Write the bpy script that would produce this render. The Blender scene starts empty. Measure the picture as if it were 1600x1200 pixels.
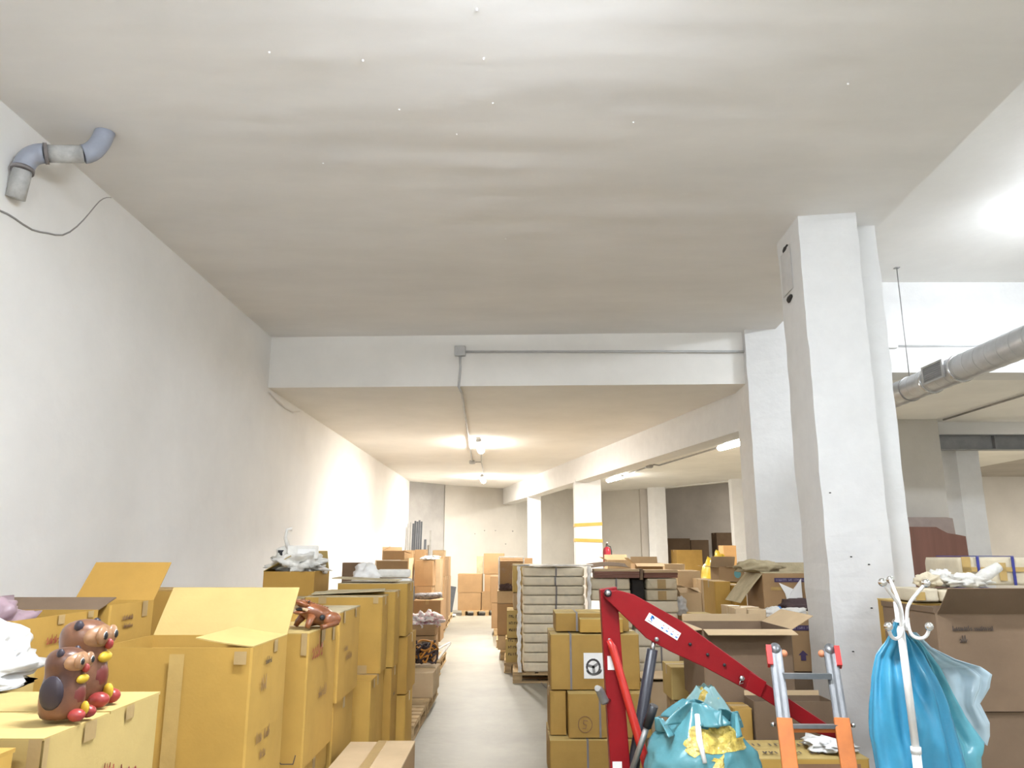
import bpy, bmesh, math, random
from mathutils import Vector, Matrix, noise
random.seed(7)
SC = bpy.context.scene
COL = SC.collection
PI = math.pi

# ------------------------------------------------------------------ camera
CAM_H, F_PX = 1.75, 1190.0
PITCH = math.atan(265.0 / F_PX)
cd = bpy.data.cameras.new('camera'); cam = bpy.data.objects.new('camera', cd); COL.objects.link(cam)
cam.location = (0, 0, CAM_H); cam.rotation_euler = (PI / 2 + PITCH, 0, 0)
cd.sensor_width = 36.0; cd.lens = 36.0 * F_PX / 1600.0; cd.clip_start = 0.05; cd.clip_end = 200
SC.camera = cam

# ------------------------------------------------------------------ world, exposure
w = bpy.data.worlds.new('world'); SC.world = w; w.use_nodes = True
w.node_tree.nodes['Background'].inputs[0].default_value = (0.8, 0.85, 1.0, 1)
w.node_tree.nodes['Background'].inputs[1].default_value = 0.15
vs = SC.view_settings
vs.view_transform = 'Standard'; vs.look = 'None'; vs.gamma = 1.0; vs.use_curve_mapping = False
vs.exposure = 1.46
SC.cycles.max_bounces = 10; SC.cycles.diffuse_bounces = 6; SC.cycles.transparent_max_bounces = 16
SC.cycles.sample_clamp_indirect = 6.0
LAMP_POWER = {'bay': 84.0, 'front': 37.0, 'right': 42.0}     # watts of each tube fitting's light
COOL, WARM = (0.86, 0.925, 1.0), (1.0, 0.945, 0.865)

# ------------------------------------------------------------------ pixel -> place helpers (direction only)
SP, CP = math.sin(PITCH), math.cos(PITCH)
def ray(px, py):
    u = (px - 800.0) / F_PX; v = (600.0 - py) / F_PX
    return u, CP - v * SP, SP + v * CP
def at_Y(px, py, Y):
    r = ray(px, py); t = Y / r[1]
    return Vector((r[0] * t, Y, CAM_H + r[2] * t))
def at_Z(px, py, z):
    r = ray(px, py); t = (z - CAM_H) / r[2]
    return Vector((r[0] * t, r[1] * t, z))
def at_X(px, py, X):
    r = ray(px, py); t = X / r[0]
    return Vector((X, r[1] * t, CAM_H + r[2] * t))

# ------------------------------------------------------------------ materials
MATS = {}
def mat(name, col, rough=0.7, var=0.06, scale=6.0, bump=0.0, bscale=40.0, metal=0.0, spec=0.4, col2=None,
        stretch=(1, 1, 1), rand=0.0, alpha=None, trans=0.0, coat=0.0, sub=0.0, thr=None, ior=None):
    if name in MATS: return MATS[name]
    m = bpy.data.materials.new(name); m.use_nodes = True; MATS[name] = m
    nt = m.node_tree; N = nt.nodes; L = nt.links
    b = N['Principled BSDF']
    b.inputs['Roughness'].default_value = rough; b.inputs['Metallic'].default_value = metal
    b.inputs['Specular IOR Level'].default_value = spec
    b.inputs['Coat Weight'].default_value = coat
    b.inputs['Transmission Weight'].default_value = trans
    if ior: b.inputs['IOR'].default_value = ior
    if alpha is not None: b.inputs['Alpha'].default_value = alpha
    tc = N.new('ShaderNodeTexCoord'); mp = N.new('ShaderNodeMapping'); mp.inputs['Scale'].default_value = stretch
    L.new(tc.outputs['Object'], mp.inputs[0])
    oi = N.new('ShaderNodeObjectInfo')
    ad = N.new('ShaderNodeVectorMath'); ad.operation = 'ADD'
    mu = N.new('ShaderNodeMath'); mu.operation = 'MULTIPLY'; mu.inputs[1].default_value = 37.0
    L.new(oi.outputs['Random'], mu.inputs[0]); L.new(mp.outputs[0], ad.inputs[0]); L.new(mu.outputs[0], ad.inputs[1])
    n = N.new('ShaderNodeTexNoise'); n.inputs['Scale'].default_value = scale; n.inputs['Detail'].default_value = 6
    n.inputs['Roughness'].default_value = 0.62
    L.new(ad.outputs[0], n.inputs['Vector'])
    rp = N.new('ShaderNodeValToRGB')
    c = Vector(col); d = Vector(col2) if col2 else c * (1 - 2.2 * var)
    lo, hi = thr if thr else (0.32, 0.68)
    rp.color_ramp.elements[0].position = lo; rp.color_ramp.elements[1].position = hi
    rp.color_ramp.elements[0].color = (*d, 1); rp.color_ramp.elements[1].color = (*(c * (1 + var) if not col2 else c), 1)
    L.new(n.outputs['Fac'], rp.inputs[0])
    last = rp.outputs[0]
    if rand:
        h = N.new('ShaderNodeHueSaturation')
        mr = N.new('ShaderNodeMapRange'); mr.inputs[3].default_value = 1 - rand; mr.inputs[4].default_value = 1 + rand * 0.6
        L.new(oi.outputs['Random'], mr.inputs[0]); L.new(mr.outputs[0], h.inputs['Value']); L.new(last, h.inputs['Color'])
        last = h.outputs[0]
    L.new(last, b.inputs['Base Color'])
    if bump:
        n2 = N.new('ShaderNodeTexNoise'); n2.inputs['Scale'].default_value = bscale; n2.inputs['Detail'].default_value = 5
        L.new(ad.outputs[0], n2.inputs['Vector'])
        bp = N.new('ShaderNodeBump'); bp.inputs['Strength'].default_value = bump; bp.inputs['Distance'].default_value = 0.02
        L.new(n2.outputs['Fac'], bp.inputs['Height']); L.new(bp.outputs[0], b.inputs['Normal'])
    return m
def emis(name, col, s):
    m = bpy.data.materials.new(name); m.use_nodes = True
    b = m.node_tree.nodes['Principled BSDF']
    b.inputs['Base Color'].default_value = (*col, 1); b.inputs['Emission Color'].default_value = (*col, 1)
    b.inputs['Emission Strength'].default_value = s
    return m
def film(name, col, opacity, rough=0.12):
    """thin plastic film: part see-through, part glossy"""
    m = bpy.data.materials.new(name); m.use_nodes = True; MATS[name] = m
    nt = m.node_tree; N = nt.nodes; L = nt.links
    b = N['Principled BSDF']; b.inputs['Base Color'].default_value = (*col, 1); b.inputs['Roughness'].default_value = rough
    tr = N.new('ShaderNodeBsdfTransparent'); tr.inputs[0].default_value = (*[0.5 + 0.5 * c for c in col], 1)
    mx = N.new('ShaderNodeMixShader'); fr = N.new('ShaderNodeLayerWeight'); fr.inputs[0].default_value = 0.35
    n = N.new('ShaderNodeTexNoise'); n.inputs['Scale'].default_value = 9; tc = N.new('ShaderNodeTexCoord')
    L.new(tc.outputs['Object'], n.inputs['Vector'])
    a = N.new('ShaderNodeMath'); a.operation = 'MULTIPLY_ADD'; a.inputs[1].default_value = 0.6; a.inputs[2].default_value = opacity - 0.2
    L.new(n.outputs['Fac'], a.inputs[0])
    ad = N.new('ShaderNodeMath'); ad.operation = 'ADD'; ad.use_clamp = True
    m2 = N.new('ShaderNodeMath'); m2.operation = 'MULTIPLY'; m2.inputs[1].default_value = 0.5
    L.new(fr.outputs['Facing'], m2.inputs[0]); L.new(m2.outputs[0], ad.inputs[1]); L.new(a.outputs[0], ad.inputs[0])
    L.new(ad.outputs[0], mx.inputs[0]); L.new(tr.outputs[0], mx.inputs[1]); L.new(b.outputs[0], mx.inputs[2])
    L.new(mx.outputs[0], N['Material Output'].inputs[0])
    return m

M = {}
M['plaster'] = mat('white painted plaster', (0.87, 0.86, 0.84), 0.85, 0.02, 1.3, 0.25, 7.0, spec=0.2)
M['plaster_low'] = mat('white painted soffit', (0.86, 0.845, 0.81), 0.85, 0.03, 0.9, 0.25, 3.0, spec=0.2)
M['soffit'] = mat('uneven white ceiling paint', (0.86, 0.845, 0.835), 0.8, 0.035, 0.7, 0.55, 1.1, spec=0.25, stretch=(0.6, 1.6, 1))
M['concrete_white'] = mat('white painted rough concrete', (0.73, 0.73, 0.725), 0.85, 0.02, 5.0, 0.16, 16.0, spec=0.2)
M['wall_grey'] = mat('grey unpainted render', (0.36, 0.35, 0.335), 0.9, 0.07, 1.2, 0.2, 9.0, spec=0.2)
M['wall_beige'] = mat('beige back wall paint', (0.58, 0.555, 0.51), 0.9, 0.04, 0.9, 0.2, 9.0, spec=0.2)
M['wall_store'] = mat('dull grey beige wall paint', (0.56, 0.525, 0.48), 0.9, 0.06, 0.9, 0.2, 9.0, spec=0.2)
M['floor'] = mat('worn concrete floor', (0.30, 0.28, 0.225), 0.5, 0.12, 0.9, 0.12, 12.0, spec=0.4)
M['y'] = mat('yellow kraft cardboard', (0.49, 0.295, 0.068), 0.75, 0.05, 3.0, 0.03, 90.0, spec=0.25, rand=0.10)
M['yi'] = mat('pale yellow cardboard', (0.52, 0.38, 0.145), 0.75, 0.04, 3.0, 0.03, 90.0, spec=0.25, rand=0.06)
M['o'] = mat('ochre kraft cardboard', (0.41, 0.235, 0.052), 0.75, 0.05, 3.0, 0.03, 90.0, spec=0.25, rand=0.08)
M['b'] = mat('brown kraft cardboard', (0.37, 0.235, 0.12), 0.78, 0.05, 3.0, 0.03, 90.0, spec=0.25, rand=0.12)
M['p'] = mat('pale brown cardboard', (0.53, 0.39, 0.235), 0.78, 0.05, 3.0, 0.03, 90.0, spec=0.25, rand=0.08)
M['k'] = mat('dark khaki cardboard', (0.37, 0.225, 0.06), 0.78, 0.06, 3.0, 0.03, 90.0, spec=0.25, rand=0.10)
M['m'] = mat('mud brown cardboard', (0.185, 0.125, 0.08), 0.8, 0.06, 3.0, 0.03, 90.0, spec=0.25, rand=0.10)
M['d'] = mat('dusty grey cardboard', (0.50, 0.42, 0.27), 0.85, 0.10, 7.0, 0.2, 60.0, spec=0.2, rand=0.06)
M['tape'] = mat('brown parcel tape', (0.43, 0.30, 0.14), 0.28, 0.05, 8.0, 0.05, spec=0.5)
M['tape_clear'] = mat('pale parcel tape', (0.50, 0.34, 0.125), 0.18, 0.05, 8.0, 0.05, spec=0.5)
M['ink_red'] = mat('red marker', (0.42, 0.08, 0.05), 0.7, 0.1)
M['ink_dark'] = mat('dark marker', (0.10, 0.075, 0.06), 0.7, 0.1)
M['ink_brown'] = mat('faded brown ink', (0.27, 0.15, 0.08), 0.7, 0.1)
M['ink_violet'] = mat('violet print', (0.07, 0.045, 0.11), 0.6, 0.1)
M['ink_pale'] = mat('pale violet print', (0.30, 0.26, 0.36), 0.6, 0.1)
M['ink_blue'] = mat('blue print', (0.03, 0.20, 0.60), 0.5, 0.1)
M['cyan_label'] = mat('turquoise label', (0.16, 0.42, 0.44), 0.5, 0.1)
M['strap'] = mat('grey strapping', (0.22, 0.20, 0.20), 0.4, 0.1)
M['strap_blue'] = mat('blue strapping', (0.045, 0.05, 0.26), 0.4, 0.1)
M['wood'] = mat('raw pallet wood', (0.52, 0.37, 0.20), 0.8, 0.12, 4.0, 0.2, 20.0, stretch=(1, 1, 8), rand=0.2, spec=0.2)
M['red'] = mat('red machine enamel', (0.22, 0.004, 0.007), 0.45, 0.05, 3.0, 0.04, 30.0, spec=0.25)
M['red2'] = mat('bright red enamel', (0.42, 0.018, 0.012), 0.3, 0.05, 3.0, spec=0.5, coat=0.3)
M['steel'] = mat('bright steel', (0.62, 0.62, 0.62), 0.25, 0.05, 12.0, metal=1.0)
M['steel_dull'] = mat('dull grey steel', (0.36, 0.35, 0.34), 0.45, 0.08, 10.0, metal=0.8)
M['black'] = mat('black rubber', (0.016, 0.016, 0.018), 0.45, 0.1, 8.0, spec=0.4)
M['ram'] = mat('black painted cylinder', (0.022, 0.022, 0.030), 0.4, 0.1, 8.0, spec=0.5)
M['white'] = mat('white paper', (0.80, 0.79, 0.77), 0.7, 0.03)
M['white_metal'] = mat('white enamel', (0.78, 0.77, 0.76), 0.3, 0.03, spec=0.5, coat=0.2)
M['chrome'] = mat('chrome', (0.75, 0.75, 0.76), 0.08, 0.02, metal=1.0)
M['galv'] = mat('galvanised duct', (0.50, 0.505, 0.51), 0.38, 0.06, 5.0, 0.05, 30.0, metal=0.55, spec=0.5)
M['grey_plastic'] = mat('grey plastic', (0.50, 0.50, 0.50), 0.5, 0.06)
M['pvc'] = mat('blue grey pipe', (0.36, 0.39, 0.47), 0.42, 0.06, 7.0, spec=0.4)
M['pvc_worn'] = mat('worn grey pipe', (0.50, 0.50, 0.49), 0.5, 0.12, 12.0, spec=0.4)
M['beam_grey'] = mat('grey painted beam', (0.24, 0.245, 0.255), 0.5, 0.08, 5.0, spec=0.4)
M['alu'] = mat('aluminium ladder', (0.27, 0.275, 0.285), 0.38, 0.08, 12.0, metal=0.7)
M['orange'] = mat('orange enamel', (0.50, 0.145, 0.025), 0.42, 0.08, 9.0, spec=0.4)
M['red_plastic'] = mat('red plastic', (0.60, 0.035, 0.03), 0.4, 0.05)
M['rust'] = mat('orange knob plastic', (0.62, 0.24, 0.12), 0.5, 0.08)
M['teal'] = mat('turquoise bag plastic', (0.09, 0.26, 0.295), 0.22, 0.10, 5.0, 0.35, 9.0, spec=0.6)
M['blue'] = mat('blue bag plastic', (0.045, 0.28, 0.46), 0.26, 0.10, 3.0, 0.35, 10.0, spec=0.6)
M['cyan'] = mat('light cyan bag plastic', (0.12, 0.40, 0.49), 0.2, 0.08, 5.0, 0.35, 10.0, spec=0.6)
M['gold'] = mat('yellow cellophane', (0.62, 0.46, 0.10), 0.15, 0.22, 22.0, 0.9, 30.0, spec=0.7)
M['white_bag'] = mat('white plastic sheet', (0.62, 0.62, 0.62), 0.3, 0.03, 3.0, 0.25, 7.0, spec=0.5)
M['paper'] = mat('crumpled white paper', (0.76, 0.74, 0.69), 0.8, 0.05, 12.0, 0.5, 25.0, spec=0.2)
M['paper_grey'] = mat('grey beige wrapping paper', (0.78, 0.70, 0.55), 0.75, 0.04, 5.0, 0.35, 9.0, spec=0.25, rand=0.05)
M['parcel'] = mat('beige parcel paper', (0.66, 0.58, 0.43), 0.7, 0.05, 6.0, 0.4, 14.0, spec=0.25, rand=0.05)
M['wood_dark'] = mat('reddish brown board', (0.20, 0.095, 0.07), 0.5, 0.07, 1.2, stretch=(7, 0.3, 7), spec=0.35)
M['wood_edge'] = mat('grey brown board edge', (0.37, 0.30, 0.27), 0.6, 0.05)
M['board'] = mat('mahogany board', (0.20, 0.085, 0.055), 0.5, 0.08, 3.0, stretch=(1, 8, 8), rand=0.2)
M['frog'] = mat('polished brown carved wood', (0.26, 0.085, 0.030), 0.3, 0.18, 14.0, 0.1, 40.0, spec=0.6, coat=0.3)
M['owl'] = mat('painted brown wood', (0.20, 0.085, 0.042), 0.35, 0.22, 9.0, 0.05, spec=0.5, col2=(0.075, 0.028, 0.018))
M['owl_face'] = mat('painted tan wood', (0.34, 0.18, 0.09), 0.35, 0.1, 9.0, spec=0.5)
M['paint_red'] = mat('painted red wood', (0.30, 0.035, 0.03), 0.35, 0.1, 9.0, spec=0.5)
M['paint_maroon'] = mat('painted maroon wood', (0.16, 0.03, 0.025), 0.35, 0.15, 9.0, spec=0.5)
M['paint_yellow'] = mat('painted yellow wood', (0.58, 0.38, 0.03), 0.4, 0.06)
M['paint_navy'] = mat('painted navy wood', (0.035, 0.025, 0.035), 0.4, 0.1)
M['mauve'] = mat('mauve plastic sheet', (0.36, 0.25, 0.28), 0.35, 0.10, 4.0, 0.3, 9.0, spec=0.5)
M['cloth_dark'] = mat('dark brown cloth', (0.075, 0.045, 0.045), 0.85, 0.15, 12.0, 0.4, 30.0)
M['cloth_pink'] = mat('white and pink cloth', (0.70, 0.66, 0.64), 0.85, 0.1, 16.0, 0.4, 20.0, col2=(0.52, 0.24, 0.27), thr=(0.40, 0.5))
M['grey_roll'] = mat('grey bubble film', (0.24, 0.23, 0.235), 0.3, 0.3, 22.0, 0.8, 40.0, spec=0.6)
M['tangle'] = mat('dark cable rubber', (0.045, 0.028, 0.028), 0.5, 0.1)
M['tangle_o'] = mat('orange cable rubber', (0.48, 0.20, 0.03), 0.5, 0.1)
M['yellow_bag'] = mat('yellow bag plastic', (0.60, 0.42, 0.035), 0.35, 0.08, 6.0, 0.3, 10.0)
M['orange_box'] = mat('orange cardboard', (0.62, 0.36, 0.15), 0.75, 0.05, 3.0)
M['bar_dark'] = mat('dark grey bar', (0.085, 0.095, 0.11), 0.5, 0.1, rand=0.3)
M['bar_grey'] = mat('grey bar', (0.30, 0.29, 0.27), 0.5, 0.1, rand=0.3)
M['patch'] = mat('bare grey patch', (0.62, 0.61, 0.60), 0.9, 0.05)
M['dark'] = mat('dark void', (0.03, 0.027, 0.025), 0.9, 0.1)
M['wire'] = mat('grey cable', (0.34, 0.33, 0.32), 0.6, 0.05)
M['conduit'] = mat('grey conduit', (0.52, 0.52, 0.52), 0.5, 0.05)
M['ext_red'] = mat('extinguisher red', (0.42, 0.015, 0.035), 0.3, 0.05, coat=0.4)
M['film'] = film('clear stretch film', (0.95, 0.93, 0.90), -0.12, 0.08)
M['film_thick'] = film('gathered stretch film', (0.95, 0.94, 0.92), 0.6)
M['film_blue'] = film('pale blue bag film', (0.50, 0.64, 0.72), 0.55)
M['film_teal'] = film('pale turquoise bag film', (0.30, 0.52, 0.54), 0.55)
M['lamp_cool'] = emis('lit diffuser', COOL, 78.0)
M['lamp_warm'] = emis('lit warm diffuser', (1.0, 0.955, 0.88), 52.0)

# ------------------------------------------------------------------ mesh builders
class MB:
    def __init__(s): s.v = []; s.f = []; s.sm = []
    def add(s, vs, fs, smooth=False):
        o = len(s.v); s.v += [tuple(p) for p in vs]
        for f in fs: s.f.append(tuple(i + o for i in f)); s.sm.append(smooth)
        return s
    def box(s, x0, x1, y0, y1, z0, z1, m=None):
        vs = [(x, y, z) for z in (z0, z1) for y in (y0, y1) for x in (x0, x1)]
        if m: vs = [m @ Vector(p) for p in vs]
        return s.add(vs, [(0, 2, 3, 1), (4, 5, 7, 6), (0, 1, 5, 4), (2, 6, 7, 3), (0, 4, 6, 2), (1, 3, 7, 5)])
    def prism(s, pts, z0, z1, m=None):
        n = len(pts)
        vs = [Vector((p[0], p[1], z0)) for p in pts] + [Vector((p[0], p[1], z1)) for p in pts]
        if m: vs = [m @ p for p in vs]
        return s.add(vs, [tuple(range(n))[::-1], tuple(range(n, 2 * n))] + [(i, (i + 1) % n, n + (i + 1) % n, n + i) for i in range(n)])
    def tube(s, pts, r, n=10, closed_caps=True):
        pts = [Vector(p) for p in pts]; k = len(pts); rs = r if isinstance(r, (list, tuple)) else [r] * k
        vs = []; fs = []
        up = Vector((0, 0, 1)); prev = None
        for i, p in enumerate(pts):
            t = (pts[min(i + 1, k - 1)] - pts[max(i - 1, 0)]).normalized()
            if prev is None:
                a = t.cross(up) if abs(t.z) < 0.95 else t.cross(Vector((1, 0, 0)))
            else: a = prev - t * prev.dot(t)
            a.normalize(); prev = a; b = t.cross(a)
            for j in range(n):
                th = 2 * PI * j / n; vs.append(p + (a * math.cos(th) + b * math.sin(th)) * rs[i])
        for i in range(k - 1):
            for j in range(n): fs.append((i * n + j, i * n + (j + 1) % n, (i + 1) * n + (j + 1) % n, (i + 1) * n + j))
        s.add(vs, fs, True)
        if closed_caps:
            o = len(s.v) - len(vs)
            s.f.append(tuple(o + j for j in range(n))[::-1]); s.sm.append(False)
            s.f.append(tuple(o + (k - 1) * n + j for j in range(n))); s.sm.append(False)
        return s
    def lathe(s, prof, n=20, m=None):
        vs = []; fs = []
        for r, z in prof:
            for j in range(n):
                th = 2 * PI * j / n; p = Vector((r * math.cos(th), r * math.sin(th), z)); vs.append(m @ p if m else p)
        k = len(prof)
        for i in range(k - 1):
            for j in range(n): fs.append((i * n + j, i * n + (j + 1) % n, (i + 1) * n + (j + 1) % n, (i + 1) * n + j))
        fs.append(tuple(range(n))[::-1]); fs.append(tuple((k - 1) * n + j for j in range(n)))
        return s.add(vs, fs, True)
    def ball(s, c, r, n=14, k=9, fn=None):
        r = r if isinstance(r, (tuple, list)) else (r, r, r); c = Vector(c)
        vs = [c + Vector((0, 0, -r[2]))]; 
        for i in range(1, k):
            ph = -PI / 2 + PI * i / k
            for j in range(n):
                th = 2 * PI * j / n
                vs.append(c + Vector((r[0] * math.cos(ph) * math.cos(th), r[1] * math.cos(ph) * math.sin(th), r[2] * math.sin(ph))))
        vs.append(c + Vector((0, 0, r[2])))
        if fn: vs = [fn(p) for p in vs]
        fs = [(0, 1 + (j + 1) % n, 1 + j) for j in range(n)]
        for i in range(k - 2):
            for j in range(n):
                a = 1 + i * n; fs.append((a + j, a + (j + 1) % n, a + n + (j + 1) % n, a + n + j))
        e = len(vs) - 1; a = 1 + (k - 2) * n
        fs += [(a + j, a + (j + 1) % n, e) for j in range(n)]
        return s.add(vs, fs, True)
    def grid(s, fn, nu, nv, close_u=False, smooth=True):
        vs = [fn(i / (nu if close_u else nu - 1), j / (nv - 1)) for j in range(nv) for i in range(nu)]
        fs = []
        for j in range(nv - 1):
            for i in range(nu if close_u else nu - 1):
                i2 = (i + 1) % nu; fs.append((j * nu + i, j * nu + i2, (j + 1) * nu + i2, (j + 1) * nu + i))
        return s.add(vs, fs, smooth)
    def mesh(s, name):
        me = bpy.data.meshes.new(name); me.from_pydata([tuple(p) for p in s.v], [], s.f); me.update()
        for p, q in zip(me.polygons, s.sm): p.use_smooth = q
        return me
    def obj(s, name, material, parent=None, label=None, loc=None, stuff=False):
        o = bpy.data.objects.new(name, s.mesh(name)); COL.objects.link(o)
        o.data.materials.append(M[material] if isinstance(material, str) else material)
        if parent: o.parent = parent
        if label: o['label'] = label
        if loc: o.location = loc
        if stuff: o['kind'] = 'stuff'
        return o
def tag(o, label, cat, group=None):
    o['label'] = label; o['category'] = cat
    if group: o['group'] = group
    return o
def thing(name, label, cat, loc=(0, 0, 0), rz=0.0, group=None, rot=None):
    o = bpy.data.objects.new(name, None); COL.objects.link(o); o.empty_display_size = 0.1
    o.location = loc; o.rotation_euler = rot if rot else (0, 0, rz)
    return tag(o, label, cat, group)
def struct(name, mb, material, parent=None):
    o = mb.obj(name, material, parent)
    if not parent: o['kind'] = 'structure'
    return o
def solid(o, t, off=-1):
    md = o.modifiers.new('thickness', 'SOLIDIFY'); md.thickness = t; md.offset = off; return o
def bevel(o, wd, seg=2):
    md = o.modifiers.new('bevel', 'BEVEL'); md.width = wd; md.segments = seg; md.limit_method = 'ANGLE'; return o
def subsurf(o, n=1):
    md = o.modifiers.new('smooth', 'SUBSURF'); md.levels = n; md.render_levels = n; return o
def copy_tree(o, parent=None):
    c = o.copy(); COL.objects.link(c); c.parent = parent
    for ch in list(o.children): copy_tree(ch, c)
    return c
def text_mesh(body, size):
    cu = bpy.data.curves.new('text', 'FONT'); cu.body = body; cu.size = size; cu.align_x = 'CENTER'; cu.align_y = 'CENTER'
    cu.resolution_u = 2
    o = bpy.data.objects.new('text', cu); COL.objects.link(o)
    dg = bpy.context.evaluated_depsgraph_get(); me = bpy.data.meshes.new_from_object(o.evaluated_get(dg))
    bpy.data.objects.remove(o); bpy.data.curves.remove(cu)
    return me
def nz(p, s=1.0, o=0.0): return noise.noise(Vector(p) * s + Vector((o, o * 1.7, -o)))

# ================================================================== ROOM
HC, HL, HR, HS = 4.65, 3.94, 5.35, 4.10        # front soffit, left bay, high right bay, right bay soffit heights
struct('floor', MB().box(-4, 22, -5, 36, -0.3, 0.0), 'floor')
struct('wall_left', MB().prism([(-3.43, -4.3), (-3.18, 23.74), (-3.6, 24.1), (-3.9, -4.3)], 0, HR + 0.3), 'plaster')
struct('wall_rear', MB().box(-4, 13, -4.6, -4.3, 0, HR + 0.3), 'plaster')
struct('wall_right', MB().box(12.5, 12.9, -4.6, 10.2, 0, HR + 0.3), 'plaster')
# front dropped slab over the viewer, with a gently uneven underside
mb = MB()
def edge_x(y): return 3.0 + 0.05 * y
BLIST = [(at_Z(q[0], q[1], HC), q[2], q[3]) for q in [(750, 152, .11, .035), (725, 258, .14, .03), (790, 262, .14, .02), (930, 160, .08, .05), (420, 180, .22, .03), (770, 316, .12, .02), (1290, 235, .13, .04), (490, 90, .10, .03), (1320, 132, .10, .05), (1000, 176, .15, .02), (760, 325, .16, .015)]]
def under(u, v):
    y = -4.3 + v * 14.35; x = -3.5 + u * (edge_x(y) + 3.5)
    e = min(1, 6 * min(u, 1 - u), 4 * (1 - v))
    z = HC + e * (0.010 * nz((x, y * 2.2, 0), 0.9) + 0.007 * nz((x * 0.5, y * 4.0, 3), 1.0))
    for p, sx, sy in BLIST:
        dx = (x - p.x) / sx; dy = (y - p.y) / (sy * 2)
        if abs(dx) < 3 and abs(dy) < 3: z -= 0.006 * math.exp(-dx * dx - dy * dy)
    return (x, y, z)
mb.grid(under, 130, 300)
mb.prism([(-3.5, -4.3), (edge_x(-4.3), -4.3), (edge_x(10.05), 10.05), (-3.5, 10.05)], HC + 0.02, HR + 0.3)
mb.add([(edge_x(-4.3), -4.3, HC), (edge_x(10.05), 10.05, HC), (edge_x(10.05), 10.05, HC + .05), (edge_x(-4.3), -4.3, HC + .05)], [(0, 1, 2, 3)])
ceil_front = struct('ceiling', mb, 'soffit')
# little paint drips and blisters on it
rd = random.Random(3)
for px, py in [(745, 14), (567, 94), (421, 81), (756, 91), (990, 190), (624, 170), (714, 209), (770, 160), (790, 372), (1325, 130), (505, 254)]:
    p = at_Z(px, py, HC)
    MB().ball((p.x, p.y, HC - 0.004), (0.007, 0.007, 0.009), 8, 5).obj('paint_drip', 'soffit', ceil_front)
# right bay high ceiling
struct('ceiling_right', MB().box(2.8, 12.9, -4.6, 10.05, HR, HR + 0.3), 'plaster')
# low bay ceiling (left), its front face is the deep step
LB = lambda y: 3.15 - 0.215 * (y - 10.3)        # left face of the long beam, plan
struct('ceiling_low', MB().prism([(-3.6, 10.08), (3.40, 9.82), (3.40, 10.3), (LB(10.3) + 0.3, 10.3), (LB(29) + 0.3, 29), (-3.6, 29)], HL, HR + 0.3), 'plaster_low')
# right bay soffit
struct('ceiling_bay', MB().prism([(LB(10.05) + 0.25, 10.05), (13, 10.05), (13, 26.0), (9.2, 26.0), (7.5, 24.7), (5.05, 28.4), (3.2, 30.2), (LB(30) + 0.25, 30.2)], HS, HS + 0.35), 'plaster_low')
struct('beam_cross', MB().box(3.40, 13, 9.80, 10.25, HS - 0.012, HR + 0.05), 'concrete_white')
# dark store beyond the second row of columns
struct('ceiling_store', MB().box(4.0, 22, 24.5, 36, 5.0, 5.3), 'wall_store')
struct('wall_store', MB().prism([(5.0, 28.45), (4.75, 28.45), (4.75, 33.5), (22, 33.5), (22, 33.2), (5.0, 33.2)], 0, 5.2), 'wall_store')
struct('wall_back', MB().prism([(-2.18, 24.98), (0.15, 26.75), (0.15, 27.1), (-2.4, 25.2)], 0, HL + 0.1), 'wall_beige')
struct('wall_corner', MB().prism([(-3.3, 23.62), (-2.2, 24.85), (-2.2, 25.2), (-3.6, 24.1)], 0, HL + 0.1), 'wall_grey')
struct('wall_end', MB().prism([(0.15, 26.75), (3.39, 29.7), (5.0, 28.55), (5.0, 28.9), (3.4, 30.2), (0.1, 27.2)], 0, HS + 0.2), 'wall_beige')
struct('wall_far', MB().box(9.0, 22, 25.9, 26.2, 0, 5.2), 'wall_beige')
struct('wall_side', MB().box(21.7, 22, 10, 36, 0, 5.3), 'wall_store')
struct('ceiling_far', MB().box(12.9, 22, 10, 26.2, 4.3, 4.6), 'wall_store')
struct('wall_front', MB().box(12.5, 22, 9.9, 10.2, 0, 5.3), 'wall_store')
# long skewed beam and its columns
def beam(name, a, b, wd, z0, z1, material):
    a = Vector((*a, 0)); b = Vector((*b, 0)); d = (b - a).normalized(); n = Vector((d.y, -d.x, 0)) * wd
    return struct(name, MB().prism([a, a + n, b + n, b], z0, z1), material)
beam('beam_long', (LB(10.2), 10.2), (LB(26.6), 26.6), 0.36, 3.40, HL + 0.02, 'concrete_white')
def column(name, pts, z0, z1, seed, rough=0.006):
    """cast concrete column with uneven arrises"""
    mb = MB(); n = len(pts); rings = 46
    vs = []; fs = []
    for k in range(rings):
        z = z0 + (z1 - z0) * k / (rings - 1)
        for i, p in enumerate(pts):
            vs.append((p[0] + rough * nz((i * 3.1, z * 4, seed)), p[1] + rough * nz((i * 5.7, z * 4, seed + 9)), z))
    for k in range(rings - 1):
        for i in range(n): fs.append((k * n + i, k * n + (i + 1) % n, (k + 1) * n + (i + 1) % n, (k + 1) * n + i))
    mb.add(vs, fs)
    o = struct(name, mb, 'concrete_white'); return o
p1 = column('column_near', [(2.51, 6.22), (2.99, 6.15), (3.0, 6.42), (3.29, 6.42), (3.32, 6.98), (2.55, 6.85)], 0, HC + 0.05, 1, 0.012)
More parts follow.
